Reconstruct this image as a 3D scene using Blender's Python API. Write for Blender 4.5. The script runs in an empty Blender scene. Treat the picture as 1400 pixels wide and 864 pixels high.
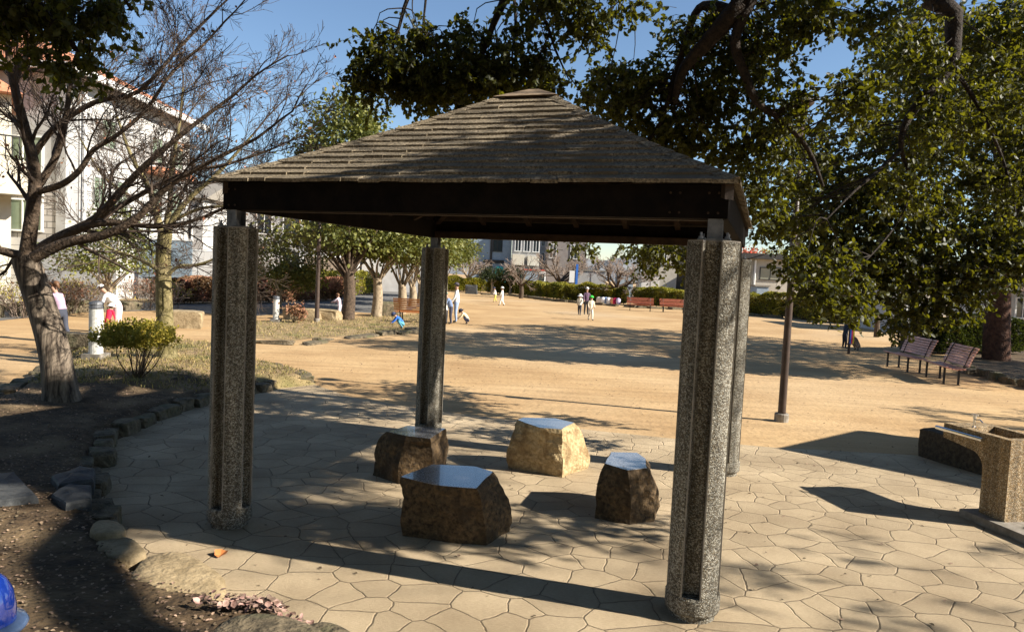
import bpy, bmesh, math, random
import numpy as np
from mathutils import Vector, Matrix, noise
R = math.radians
rng = np.random.default_rng(7)
random.seed(7)
scene = bpy.context.scene
COL = scene.collection

# ------------------------------------------------------------------ camera
CAMH = 2.2; F = 990.9; PITCH = 0.0612; ROLL = 0.0464
def cam_axes():
    cp, sp = math.cos(PITCH), math.sin(PITCH)
    fwd = np.array([0, cp, -sp]); up0 = np.array([0, sp, cp]); r0 = np.array([1., 0, 0])
    c, s = math.cos(ROLL), math.sin(ROLL)
    return c*r0+s*up0, -s*r0+c*up0, fwd
CR, CU, CF = cam_axes()
cd = bpy.data.cameras.new('camera'); cam = bpy.data.objects.new('camera', cd); COL.objects.link(cam)
cd.sensor_width = 36; cd.lens = F/1400*36; cd.clip_start = .05; cd.clip_end = 3000
M4 = Matrix(((CR[0], CU[0], -CF[0], 0), (CR[1], CU[1], -CF[1], 0), (CR[2], CU[2], -CF[2], CAMH), (0, 0, 0, 1)))
cam.matrix_world = M4
scene.camera = cam

# ------------------------------------------------------------------ light
SUN_EL = 32; SUN_AZ = (0.966, -0.259)       # horizontal direction towards the sun
w = bpy.data.worlds.new('World'); scene.world = w; w.use_nodes = True
nt = w.node_tree; bg = nt.nodes['Background']
sky = nt.nodes.new('ShaderNodeTexSky'); sky.sky_type = 'NISHITA'; sky.sun_disc = False
sky.sun_elevation = R(SUN_EL); sky.sun_rotation = math.atan2(SUN_AZ[0], SUN_AZ[1])
sky.air_density = 1.0; sky.dust_density = 0.0; sky.ozone_density = 3.0
nt.links.new(sky.outputs[0], bg.inputs[0]); bg.inputs[1].default_value = 0.068
sl = bpy.data.lights.new('sun', 'SUN'); sl.energy = 5.0; sl.angle = R(0.53); sl.color = (1.0, .93, .82)
so = bpy.data.objects.new('sun', sl); COL.objects.link(so)
sd = Vector((SUN_AZ[0]*math.cos(R(SUN_EL)), SUN_AZ[1]*math.cos(R(SUN_EL)), math.sin(R(SUN_EL))))
so.rotation_euler = sd.to_track_quat('Z', 'Y').to_euler(); so.location = (20, -5, 15)
scene.view_settings.view_transform = 'Standard'; scene.view_settings.look = 'None'
scene.view_settings.exposure = 1.2; scene.view_settings.gamma = 1
scene.cycles.max_bounces = 6; scene.cycles.diffuse_bounces = 2

# ------------------------------------------------------------------ measuring helpers
def U(px, py, z=0.0):
    d = CF + (px-700)/F*CR - (py-432)/F*CU
    t = (z-CAMH)/d[2]
    return np.array([d[0]*t, d[1]*t, z])
def V(px, py, y):
    d = CF + (px-700)/F*CR - (py-432)/F*CU
    t = y/d[1]
    return np.array([d[0]*t, y, CAMH+d[2]*t])

# ------------------------------------------------------------------ materials
MATS = {}
def mat(name, c1, c2=None, scale=8, rough=.85, bump=0., bscale=None, spec=.3, metal=0., c3=None, s3=1.5, detail=6, bdist=.01, translucent=None, coat=0):
    m = bpy.data.materials.new(name); m.use_nodes = True; MATS[name] = m
    n = m.node_tree.nodes; l = m.node_tree.links; p = n['Principled BSDF']
    p.inputs['Roughness'].default_value = rough; p.inputs['Metallic'].default_value = metal
    p.inputs['Specular IOR Level'].default_value = spec
    if coat: p.inputs['Coat Weight'].default_value = coat
    col = None
    tc = n.new('ShaderNodeTexCoord')
    geo = n.new('ShaderNodeNewGeometry')
    if c2 is not None:
        no = n.new('ShaderNodeTexNoise'); no.inputs['Scale'].default_value = scale; no.inputs['Detail'].default_value = detail
        no.inputs['Roughness'].default_value = .65
        l.new(geo.outputs['Position'], no.inputs['Vector'])
        cr = n.new('ShaderNodeValToRGB'); cr.color_ramp.elements[0].position = .36; cr.color_ramp.elements[1].position = .64
        cr.color_ramp.elements[0].color = (*c1, 1); cr.color_ramp.elements[1].color = (*c2, 1)
        l.new(no.outputs['Fac'], cr.inputs[0]); col = cr.outputs[0]
        if c3 is not None:
            n3 = n.new('ShaderNodeTexNoise'); n3.inputs['Scale'].default_value = s3; n3.inputs['Detail'].default_value = 4
            l.new(geo.outputs['Position'], n3.inputs['Vector'])
            r3 = n.new('ShaderNodeMapRange'); r3.inputs[1].default_value = .5; r3.inputs[2].default_value = .68
            l.new(n3.outputs['Fac'], r3.inputs[0])
            mx = n.new('ShaderNodeMixRGB'); l.new(r3.outputs[0], mx.inputs[0]); l.new(col, mx.inputs[1]); mx.inputs[2].default_value = (*c3, 1)
            col = mx.outputs[0]
        l.new(col, p.inputs['Base Color'])
    else:
        p.inputs['Base Color'].default_value = (*c1, 1)
    if bump:
        nb = n.new('ShaderNodeTexNoise'); nb.inputs['Scale'].default_value = bscale or scale*3; nb.inputs['Detail'].default_value = 8
        l.new(geo.outputs['Position'], nb.inputs['Vector'])
        b = n.new('ShaderNodeBump'); b.inputs['Strength'].default_value = bump; b.inputs['Distance'].default_value = bdist
        l.new(nb.outputs['Fac'], b.inputs['Height']); l.new(b.outputs[0], p.inputs['Normal'])
    if translucent is not None:
        t = n.new('ShaderNodeBsdfTranslucent'); t.inputs[0].default_value = (*translucent, 1)
        ms = n.new('ShaderNodeAddShader'); out = n['Material Output']
        l.new(p.outputs[0], ms.inputs[0]); l.new(t.outputs[0], ms.inputs[1]); l.new(ms.outputs[0], out.inputs['Surface'])
    return m
def leafmat(name, c1, c2, tr, rough=.38, scale=1.2):
    """leaves: the tone varies leaf by leaf (attribute) and clump by clump"""
    m = mat(name, c1, c2, scale=scale, rough=rough+.1, spec=.2, translucent=tr)
    n = m.node_tree.nodes; l = m.node_tree.links; p = n['Principled BSDF']
    at = n.new('ShaderNodeAttribute'); at.attribute_name = 'tone'
    src = p.inputs['Base Color'].links[0].from_socket
    hs = n.new('ShaderNodeHueSaturation'); l.new(src, hs.inputs['Color'])
    mr = n.new('ShaderNodeMapRange'); mr.inputs[3].default_value = .55; mr.inputs[4].default_value = 1.6
    l.new(at.outputs['Fac'], mr.inputs[0]); l.new(mr.outputs[0], hs.inputs['Value'])
    mh = n.new('ShaderNodeMapRange'); mh.inputs[3].default_value = .515; mh.inputs[4].default_value = .475
    l.new(at.outputs['Fac'], mh.inputs[0]); l.new(mh.outputs[0], hs.inputs['Hue'])
    l.new(hs.outputs[0], p.inputs['Base Color'])
    return m

# paving: irregular slabs with dark joints
def paving_mat():
    m = bpy.data.materials.new('crazy_paving'); m.use_nodes = True
    n = m.node_tree.nodes; l = m.node_tree.links; p = n['Principled BSDF']
    geo = n.new('ShaderNodeNewGeometry')
    mp = n.new('ShaderNodeMapping'); mp.inputs['Scale'].default_value = (1, 1.12, 1); mp.inputs['Rotation'].default_value = (0, 0, .3)
    l.new(geo.outputs['Position'], mp.inputs['Vector'])
    dn = n.new('ShaderNodeTexNoise'); dn.inputs['Scale'].default_value = 4.5; dn.inputs['Detail'].default_value = 5
    l.new(mp.outputs[0], dn.inputs['Vector'])
    vm = n.new('ShaderNodeVectorMath'); vm.operation = 'MULTIPLY_ADD'
    l.new(dn.outputs['Color'], vm.inputs[0]); vm.inputs[1].default_value = (.075, .075, 0); l.new(mp.outputs[0], vm.inputs[2])
    vo = n.new('ShaderNodeTexVoronoi'); vo.voronoi_dimensions = '2D'; vo.feature = 'DISTANCE_TO_EDGE'; vo.inputs['Scale'].default_value = 3.25; vo.inputs['Randomness'].default_value = .95
    vc = n.new('ShaderNodeTexVoronoi'); vc.voronoi_dimensions = '2D'; vc.feature = 'F1'; vc.inputs['Scale'].default_value = 3.25; vc.inputs['Randomness'].default_value = .95
    l.new(vm.outputs[0], vo.inputs['Vector']); l.new(vm.outputs[0], vc.inputs['Vector'])
    # joint width varies
    wn = n.new('ShaderNodeTexNoise'); wn.inputs['Scale'].default_value = 2.0; l.new(geo.outputs['Position'], wn.inputs['Vector'])
    wr = n.new('ShaderNodeMapRange'); wr.inputs[1].default_value = .3; wr.inputs[2].default_value = .7; wr.inputs[3].default_value = .0035; wr.inputs[4].default_value = .013
    l.new(wn.outputs['Fac'], wr.inputs[0])
    jr = n.new('ShaderNodeMapRange'); jr.inputs[1].default_value = 0.003; l.new(vo.outputs['Distance'], jr.inputs[0]); l.new(wr.outputs[0], jr.inputs[2])
    # tone
    n1 = n.new('ShaderNodeTexNoise'); n1.inputs['Scale'].default_value = 34; n1.inputs['Detail'].default_value = 10; n1.inputs['Roughness'].default_value = .8
    n2 = n.new('ShaderNodeTexNoise'); n2.inputs['Scale'].default_value = 1.3; n2.inputs['Detail'].default_value = 5
    mp2 = n.new('ShaderNodeMapping'); mp2.inputs['Scale'].default_value = (1, 4, 1); mp2.inputs['Rotation'].default_value = (0, 0, .5)
    l.new(geo.outputs['Position'], mp2.inputs['Vector'])
    l.new(mp2.outputs[0], n1.inputs['Vector']); l.new(geo.outputs['Position'], n2.inputs['Vector'])
    cr = n.new('ShaderNodeValToRGB'); cr.color_ramp.elements[0].position = .36; cr.color_ramp.elements[1].position = .64
    cr.color_ramp.elements[0].color = (.29, .215, .13, 1); cr.color_ramp.elements[1].color = (.56, .44, .285, 1)
    ad = n.new('ShaderNodeMath'); ad.operation = 'ADD'
    ml = n.new('ShaderNodeMath'); ml.operation = 'MULTIPLY'; ml.inputs[1].default_value = .5
    l.new(n1.outputs['Fac'], ml.inputs[0]); l.new(ml.outputs[0], ad.inputs[0])
    m2 = n.new('ShaderNodeMath'); m2.operation = 'MULTIPLY'; m2.inputs[1].default_value = .5; l.new(n2.outputs['Fac'], m2.inputs[0]); l.new(m2.outputs[0], ad.inputs[1])
    l.new(ad.outputs[0], cr.inputs[0])
    hs = n.new('ShaderNodeHueSaturation'); l.new(cr.outputs[0], hs.inputs['Color'])
    sp = n.new('ShaderNodeSeparateColor'); l.new(vc.outputs['Color'], sp.inputs[0])
    vr = n.new('ShaderNodeMapRange'); vr.inputs[3].default_value = .90; vr.inputs[4].default_value = 1.08; l.new(sp.outputs[0], vr.inputs[0]); l.new(vr.outputs[0], hs.inputs['Value'])
    mx = n.new('ShaderNodeMixRGB'); mx.inputs[1].default_value = (.075, .055, .034, 1); l.new(hs.outputs[0], mx.inputs[2]); l.new(jr.outputs[0], mx.inputs[0])
    l.new(mx.outputs[0], p.inputs['Base Color']); p.inputs['Roughness'].default_value = .82; p.inputs['Specular IOR Level'].default_value = .25
    b1 = n.new('ShaderNodeBump'); b1.inputs['Strength'].default_value = 1.0; b1.inputs['Distance'].default_value = .014; l.new(n1.outputs['Fac'], b1.inputs['Height'])
    jb = n.new('ShaderNodeMapRange'); jb.inputs[1].default_value = 0; jb.inputs[2].default_value = .03; l.new(vo.outputs['Distance'], jb.inputs[0])
    b2 = n.new('ShaderNodeBump'); b2.inputs['Strength'].default_value = .9; b2.inputs['Distance'].default_value = .012; l.new(jb.outputs[0], b2.inputs['Height']); l.new(b1.outputs[0], b2.inputs['Normal'])
    l.new(b2.outputs[0], p.inputs['Normal'])
    return m
M_pave = paving_mat()
def sand_mat():
    m = mat('sand', (.37, .235, .115), (.50, .34, .175), scale=.35, rough=.95, bump=.55, bscale=9, bdist=.03, c3=(.50, .37, .225), s3=.07, spec=.1)
    n = m.node_tree.nodes; l = m.node_tree.links; p = n['Principled BSDF']
    src = p.inputs['Base Color'].links[0].from_socket
    geo = n.new('ShaderNodeNewGeometry')
    v = n.new('ShaderNodeTexNoise'); v.inputs['Scale'].default_value = 30; v.inputs['Detail'].default_value = 6; v.inputs['Roughness'].default_value = .8
    l.new(geo.outputs['Position'], v.inputs['Vector'])
    mr = n.new('ShaderNodeMapRange'); mr.inputs[1].default_value = .3; mr.inputs[2].default_value = .7; mr.inputs[3].default_value = .82; mr.inputs[4].default_value = 1.13
    l.new(v.outputs['Fac'], mr.inputs[0])
    # faint raked / wheel streaks
    mp = n.new('ShaderNodeMapping'); mp.inputs['Scale'].default_value = (.25, 2.6, 1); mp.inputs['Rotation'].default_value = (0, 0, .35)
    l.new(geo.outputs['Position'], mp.inputs['Vector'])
    s2 = n.new('ShaderNodeTexNoise'); s2.inputs['Scale'].default_value = 1.6; s2.inputs['Detail'].default_value = 4; l.new(mp.outputs[0], s2.inputs['Vector'])
    mr2 = n.new('ShaderNodeMapRange'); mr2.inputs[1].default_value = .3; mr2.inputs[2].default_value = .7; mr2.inputs[3].default_value = .86; mr2.inputs[4].default_value = 1.1
    l.new(s2.outputs['Fac'], mr2.inputs[0])
    mu = n.new('ShaderNodeMath'); mu.operation = 'MULTIPLY'; l.new(mr.outputs[0], mu.inputs[0]); l.new(mr2.outputs[0], mu.inputs[1])
    hs = n.new('ShaderNodeHueSaturation'); l.new(src, hs.inputs['Color']); l.new(mu.outputs[0], hs.inputs['Value']); l.new(hs.outputs[0], p.inputs['Base Color'])
    return m
M_sand = sand_mat()
M_soil = mat('soil', (.035, .022, .011), (.11, .072, .038), scale=6, rough=.95, bump=.9, bscale=24, bdist=.03, c3=(.20, .14, .075), s3=1.3)
M_drygrass = mat('dry_grass_ground', (.18, .125, .06), (.38, .27, .14), scale=3, rough=.95, bump=.9, bscale=40, bdist=.03, c3=(.16, .145, .05), s3=.9)
M_asph = mat('asphalt', (.10, .10, .10), (.17, .16, .145), scale=9, rough=.9, bump=.3, bscale=80)
def aggmat(name, lo, hi, sc):
    m = mat(name, lo, hi, scale=sc, rough=.8, bump=0); n = m.node_tree.nodes; l = m.node_tree.links; p = n['Principled BSDF']
    geo = n.new('ShaderNodeNewGeometry'); v = n.new('ShaderNodeTexVoronoi'); v.inputs['Scale'].default_value = sc; l.new(geo.outputs['Position'], v.inputs['Vector'])
    sp = n.new('ShaderNodeSeparateColor'); l.new(v.outputs['Color'], sp.inputs[0])
    cr = n.new('ShaderNodeValToRGB'); e = cr.color_ramp.elements; e[0].color = (*lo, 1); e[1].color = (*hi, 1); e[0].position = .1; e[1].position = .95
    q = e.new(.6); q.color = (*[(a+b)*.42 for a, b in zip(lo, hi)], 1); q = e.new(.45); q.color = (lo[0]*2.3, lo[1]*2.1, lo[2]*1.8, 1)
    l.new(sp.outputs[0], cr.inputs[0])
    dk = n.new('ShaderNodeMapRange'); dk.inputs[1].default_value = .25; dk.inputs[2].default_value = .75; dk.inputs[3].default_value = 1.15; dk.inputs[4].default_value = .75; l.new(v.outputs['Distance'], dk.inputs[0])
    mp = n.new('ShaderNodeMapping'); mp.inputs['Scale'].default_value = (7, 7, .7); l.new(geo.outputs['Position'], mp.inputs['Vector'])
    s2 = n.new('ShaderNodeTexNoise'); s2.inputs['Scale'].default_value = 2.2; s2.inputs['Detail'].default_value = 6; l.new(mp.outputs[0], s2.inputs['Vector'])
    r2 = n.new('ShaderNodeMapRange'); r2.inputs[1].default_value = .35; r2.inputs[2].default_value = .65; r2.inputs[3].default_value = .6; r2.inputs[4].default_value = 1.12; l.new(s2.outputs['Fac'], r2.inputs[0])
    mu = n.new('ShaderNodeMath'); mu.operation = 'MULTIPLY'; l.new(dk.outputs[0], mu.inputs[0]); l.new(r2.outputs[0], mu.inputs[1])
    hs = n.new('ShaderNodeHueSaturation'); l.new(cr.outputs[0], hs.inputs['Color']); l.new(mu.outputs[0], hs.inputs['Value']); l.new(hs.outputs[0], p.inputs['Base Color'])
    b = n.new('ShaderNodeBump'); b.inputs['Strength'].default_value = .8; b.inputs['Distance'].default_value = .006; b.invert = True; l.new(v.outputs['Distance'], b.inputs['Height']); l.new(b.outputs[0], p.inputs['Normal'])
    return m
M_agg = aggmat('washed_aggregate', (.075, .066, .05), (.40, .375, .31), 125)
M_smoothc = mat('smooth_concrete', (.17, .15, .12), (.29, .26, .22), scale=10, rough=.7, bump=.2, bscale=60)
M_roof = mat('roof_shingle', (.06, .046, .03), (.34, .275, .185), scale=55, rough=.9, bump=.8, bscale=60, c3=(.14, .11, .07), s3=2.2)
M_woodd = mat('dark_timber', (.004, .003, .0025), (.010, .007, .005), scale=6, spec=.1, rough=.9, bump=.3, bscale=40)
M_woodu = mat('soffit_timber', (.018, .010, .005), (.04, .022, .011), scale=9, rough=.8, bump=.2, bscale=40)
M_rust = mat('rusty_ridge_metal', (.20, .14, .085), (.32, .24, .16), scale=12, rough=.6)
M_steel = mat('galvanised_steel', (.08, .085, .095), (.2, .205, .22), scale=10, rough=.5, metal=.4)
M_chrome = mat('chrome', (.8, .8, .8), rough=.12, metal=1)
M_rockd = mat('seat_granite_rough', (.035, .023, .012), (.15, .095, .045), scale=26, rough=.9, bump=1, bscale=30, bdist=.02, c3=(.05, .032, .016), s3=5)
M_rockl = mat('seat_granite_sunlit', (.27, .19, .09), (.50, .38, .21), scale=26, rough=.9, bump=1, bscale=30, bdist=.02, c3=(.2, .13, .06), s3=5)  # same rough granite, with sunlight put into a paler colour
M_polish = mat('polished_granite', (.09, .09, .095), (.32, .32, .33), scale=90, rough=.2, spec=.9, detail=3, coat=.6)
M_edge = mat('edging_rock', (.06, .048, .03), (.19, .15, .095), scale=9, rough=.92, bump=1, bscale=22, bdist=.03, c3=(.10, .095, .05), s3=3)
M_edgel = mat('flat_rock', (.22, .165, .09), (.38, .29, .17), scale=7, rough=.9, bump=.9, bscale=25, bdist=.02)
M_slate = mat('slate_slab', (.028, .03, .032), (.07, .072, .072), scale=14, rough=.7, bump=.4, bscale=60)
def streakbark(name, c1, c2, scale=16):
    m = mat(name, c1, c2, scale=scale, rough=.85, bump=1, bscale=scale*1.3, bdist=.03, detail=5)
    n = m.node_tree.nodes; l = m.node_tree.links
    for q in [x for x in n if x.type == 'TEX_NOISE']:
        src = q.inputs['Vector'].links[0].from_socket; mp = n.new('ShaderNodeMapping'); mp.inputs['Scale'].default_value = (1, 1, .13); l.new(src, mp.inputs['Vector']); l.new(mp.outputs[0], q.inputs['Vector'])
    return m
M_barksm = streakbark('smooth_pale_bark', (.03, .02, .014), (.24, .19, .14))
M_bark = mat('bark', (.045, .032, .022), (.13, .09, .06), scale=14, rough=.9, bump=1, bscale=30, bdist=.03)
M_barkg = mat('mossy_bark', (.12, .10, .035), (.27, .22, .11), scale=8, rough=.9, bump=.8, bscale=40, bdist=.02)
M_barkp = mat('pale_bark', (.20, .15, .10), (.38, .30, .2), scale=8, rough=.9, bump=.5, bscale=30)
M_barkr = mat('reddish_bark', (.035, .016, .01), (.11, .05, .028), scale=9, rough=.9, bump=1, bscale=20, bdist=.04)
M_barkd = mat('dark_bark', (.010, .007, .005), (.035, .024, .016), scale=14, rough=.9, bump=1, bscale=30, bdist=.03)
M_twig = mat('twig', (.05, .036, .028), (.12, .085, .06), scale=3, rough=.85)
M_twigp = mat('pale_twig', (.20, .145, .11), (.36, .28, .22), scale=3, rough=.9)
M_leaf = leafmat('camphor_leaf', (.008, .013, .003), (.028, .033, .005), (.07, .068, .003), rough=.42)
M_leafd = leafmat('dark_leaf', (.009, .015, .005), (.022, .03, .008), (.018, .022, .003))
M_leafe = leafmat('evergreen_leaf', (.045, .055, .013), (.14, .145, .038), (.045, .05, .006), rough=.4)
M_leafh = leafmat('hedge_leaf', (.07, .085, .014), (.22, .20, .022), (.09, .08, .006), rough=.5)
M_leafs = leafmat('shrub_leaf', (.13, .125, .02), (.30, .25, .035), (.08, .08, .01), rough=.45)
M_leafr = leafmat('red_leaf', (.25, .04, .015), (.4, .1, .03), (.12, .03, .01), rough=.6)
M_leafdry = leafmat('dry_leaf', (.13, .06, .03), (.3, .17, .09), (.02, .01, .003), rough=.7)
M_litter = leafmat('fallen_leaf_litter', (.03, .02, .012), (.34, .25, .16), (.0, .0, .0), rough=.8, scale=12)
M_grass = leafmat('grass_blade', (.11, .11, .03), (.36, .28, .12), (.03, .03, .006), rough=.6, scale=2)
M_white = mat('white_paint', (.72, .71, .68), (.8, .79, .76), scale=4, rough=.5)
M_boll = mat('bollard_paint', (.50, .49, .44), (.66, .65, .6), scale=9, rough=.45)
M_brownpole = mat('brown_pole_paint', (.045, .03, .022), (.07, .045, .033), scale=9, rough=.45)
M_blue = mat('blue_gloss_plastic', (.008, .03, .22), rough=.08, spec=.8, coat=1)
M_black = mat('black_plastic', (.012, .012, .013), rough=.5)
M_glass = mat('window_glass', (.03, .04, .045), rough=.08, spec=.9)
M_gglass = mat('green_blind_glass', (.16, .2, .13), (.2, .24, .17), scale=3, rough=.3)

# ------------------------------------------------------------------ mesh helpers
ORG = {}
def finish(name, me, m, parent=None, origin=None, smooth=False):
    if isinstance(m, (list, tuple)):
        for k in m: me.materials.append(k)
    else: me.materials.append(m)
    if smooth: me.polygons.foreach_set('use_smooth', [True]*len(me.polygons))
    o = bpy.data.objects.new(name, me); COL.objects.link(o)
    if parent is not None:
        o.parent = parent; off = ORG.get(parent.name, (0, 0, 0)); ORG[o.name] = off
    else:
        off = origin if origin is not None else (0, 0, 0); o.location = off; ORG[o.name] = off
    if any(abs(v) > 1e-9 for v in off):
        me.transform(Matrix.Translation((-off[0], -off[1], -off[2])))
    me.update()
    return o
def npmesh(name, verts, faces, tone=None):
    """faces: (n,k) int array"""
    me = bpy.data.meshes.new(name); verts = np.asarray(verts, np.float32); faces = np.asarray(faces, np.int32)
    nf, k = faces.shape
    me.vertices.add(len(verts)); me.vertices.foreach_set('co', verts.ravel())
    me.loops.add(nf*k); me.loops.foreach_set('vertex_index', faces.ravel())
    me.polygons.add(nf); me.polygons.foreach_set('loop_start', np.arange(0, nf*k, k, dtype=np.int32)); me.polygons.foreach_set('loop_total', np.full(nf, k, np.int32))
    me.update(calc_edges=True)
    if tone is not None:
        a = me.attributes.new('tone', 'FLOAT', 'POINT'); a.data.foreach_set('value', np.asarray(tone, np.float32))
    return me
class MB:
    def __init__(s): s.v = []; s.f = []; s.m = []
    def add(s, vs, fs, mi=0):
        o = len(s.v); s.v += [tuple(map(float, v)) for v in vs]; s.f += [tuple(i+o for i in f) for f in fs]; s.m += [mi]*len(fs)
    def box(s, x0, x1, y0, y1, z0, z1, mi=0, T=None):
        vs = [(x, y, z) for z in (z0, z1) for x, y in ((x0, y0), (x1, y0), (x1, y1), (x0, y1))]
        if T: vs = [T(v) for v in vs]
        s.add(vs, [(3, 2, 1, 0), (4, 5, 6, 7), (0, 1, 5, 4), (1, 2, 6, 5), (2, 3, 7, 6), (3, 0, 4, 7)], mi); return s
    def prism(s, poly, z0, z1, mi=0):
        n = len(poly); vs = [(p[0], p[1], z0) for p in poly]+[(p[0], p[1], z1) for p in poly]
        s.add(vs, [tuple(range(n-1, -1, -1)), tuple(range(n, 2*n))]+[(i, (i+1) % n, n+(i+1) % n, n+i) for i in range(n)], mi); return s
    def lathe(s, prof, n=20, c=(0, 0, 0), mi=0):
        vs = []; fs = []
        for r, z in prof:
            for i in range(n):
                a = 2*math.pi*i/n; vs.append((c[0]+r*math.cos(a), c[1]+r*math.sin(a), c[2]+z))
        for j in range(len(prof)-1):
            for i in range(n): fs.append((j*n+i, j*n+(i+1) % n, (j+1)*n+(i+1) % n, (j+1)*n+i))
        fs.append(tuple(range(n-1, -1, -1))); fs.append(tuple((len(prof)-1)*n+i for i in range(n)))
        s.add(vs, fs, mi); return s
    def tube(s, pts, rad, n=8, mi=0):
        pts = [Vector(p) for p in pts]
        if not hasattr(rad, '__len__'): rad = [rad]*len(pts)
        vs = []; fs = []
        for k, p in enumerate(pts):
            t = (pts[min(k+1, len(pts)-1)]-pts[max(k-1, 0)]).normalized()
            a = t.cross(Vector((.31, .2, .93)) if abs(t.z) < .9 else Vector((1, .1, 0))).normalized(); b = t.cross(a)
            for i in range(n):
                an = 2*math.pi*i/n; vs.append(p+(a*math.cos(an)+b*math.sin(an))*rad[k])
        for j in range(len(pts)-1):
            for i in range(n): fs.append((j*n+i, j*n+(i+1) % n, (j+1)*n+(i+1) % n, (j+1)*n+i))
        fs.append(tuple(range(n-1, -1, -1))); fs.append(tuple((len(pts)-1)*n+i for i in range(n)))
        s.add(vs, fs, mi); return s
    def build(s, name, m, parent=None, origin=None, smooth=False, bevel=0):
        me = bpy.data.meshes.new(name); me.from_pydata(s.v, [], s.f)
        bm = bmesh.new(); bm.from_mesh(me)
        for f, mi in zip(bm.faces, s.m): f.material_index = mi
        bmesh.ops.recalc_face_normals(bm, faces=bm.faces)
        if bevel: bmesh.ops.bevel(bm, geom=[e for e in bm.edges if e.calc_face_angle(0) > .5], offset=bevel, segments=2, affect='EDGES')
        bm.to_mesh(me); bm.free()
        return finish(name, me, m, parent, origin, smooth)
def tag(o, label, cat=None, group=None, kind=None):
    o['label'] = label
    if cat: o['category'] = cat
    if group: o['group'] = group
    if kind: o['kind'] = kind
    return o
def thing(name, loc, label, cat, group=None, rz=0):
    o = bpy.data.objects.new(name, None); COL.objects.link(o); o.location = loc; o.rotation_euler = (0, 0, rz); o.empty_display_size = .2
    ORG[o.name] = tuple(map(float, loc)) if rz == 0 else (0, 0, 0)
    return tag(o, label, cat, group)
def copy_thing(root, loc, rz=0, s=1, label=None):
    r = root.copy(); COL.objects.link(r); r.location = loc; r.rotation_euler = (0, 0, rz); r.scale = (s, s, s) if not hasattr(s, '__len__') else s
    if label: r['label'] = label
    for ch in list(root.children):
        c = ch.copy(); COL.objects.link(c); c.parent = r
        for g in ch.children:
            d = g.copy(); COL.objects.link(d); d.parent = c
    return r
def struct(o): o['kind'] = 'structure'; return o

# leaves --------------------------------------------------------------
LT = np.array([(0, 0, 0), (-.30, .30, .10), (-.26, .68, .08), (0, 1, -.06), (.26, .68, .08), (.30, .30, .10)])
def leaf_arrays(P, size, dirs=None, rnd=None, width=1.0, flat=0.0):
    """P (n,3) leaf bases; dirs (n,3) preferred growth direction"""
    n = len(P); r = rnd or rng
    d = r.normal(size=(n, 3))
    if dirs is not None: d = d*.55+dirs*1.0
    if flat: d[:, 2] *= (1-flat)
    d /= np.linalg.norm(d, axis=1)[:, None]+1e-9
    a = r.normal(size=(n, 3))
    if flat: a[:, :2] *= .25; a[:, 2] = np.abs(a[:, 2])+.6
    nrm = a-(a*d).sum(1)[:, None]*d; nrm /= np.linalg.norm(nrm, axis=1)[:, None]+1e-9
    x = np.cross(d, nrm)
    s = size*r.uniform(.65, 1.25, n)
    L = LT.copy(); L[:, 0] *= width
    vs = P[:, None, :]+s[:, None, None]*(L[None, :, 0, None]*x[:, None, :]+L[None, :, 1, None]*d[:, None, :]+L[None, :, 2, None]*nrm[:, None, :])
    base = np.arange(n)[:, None]*6
    f = np.concatenate([base+np.array([0, 1, 2, 3]), base+np.array([0, 3, 4, 5])], 1).reshape(-1, 4)
    return vs.reshape(-1, 3), f
def leaves(name, P, size, m, parent=None, dirs=None, width=1.0, flat=0., origin=None, tone=None):
    v, f = leaf_arrays(P, size, dirs, width=width, flat=flat)
    t = rng.uniform(0, 1, len(P)) if tone is None else np.clip(tone+rng.normal(0, .22, len(P)), 0, 1)
    return finish(name, npmesh(name, v, f, np.repeat(t, 6)), m, parent, origin)
# batches of tubes ------------------------------------------------------
def tubes_arrays(T, n=4):
    """T list of (pts (k,3), radii (k,))"""
    by = {}
    for p, r in T: by.setdefault(len(p), []).append((p, r))
    VS = []; FS = []; off = 0
    ang = np.arange(n)*2*np.pi/n
    for k, lst in by.items():
        P = np.array([a for a, _ in lst], float); Rr = np.array([b for _, b in lst], float)
        t = np.empty_like(P); t[:, 1:-1] = P[:, 2:]-P[:, :-2]; t[:, 0] = P[:, 1]-P[:, 0]; t[:, -1] = P[:, -1]-P[:, -2]
        t /= np.linalg.norm(t, axis=2)[..., None]+1e-9
        tm = P[:, -1]-P[:, 0]; ref = np.where((np.abs(tm[:, 2]) > .85*np.linalg.norm(tm, axis=1))[:, None], np.array([1., .1, 0]), np.array([.1, .2, 1.]))
        a = np.cross(t, ref[:, None, :]); a /= np.linalg.norm(a, axis=2)[..., None]+1e-9; b = np.cross(t, a)
        v = P[:, :, None, :]+Rr[:, :, None, None]*(a[:, :, None, :]*np.cos(ang)[None, None, :, None]+b[:, :, None, :]*np.sin(ang)[None, None, :, None])
        m = len(lst); VS.append(v.reshape(-1, 3))
        j, i = np.meshgrid(np.arange(k-1), np.arange(n), indexing='ij'); i2 = (i+1) % n
        q = np.stack([j*n+i, j*n+i2, (j+1)*n+i2, (j+1)*n+i], -1).reshape(-1, 4)
        FS.append((np.arange(m)[:, None, None]*k*n+q[None]+off).reshape(-1, 4)); off += m*k*n
    return np.concatenate(VS), np.concatenate(FS)
def tubes(name, T, m, parent=None, n=4, origin=None):
    v, f = tubes_arrays(T, n); return finish(name, npmesh(name, v, f), m, parent, origin, smooth=True)
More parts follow.
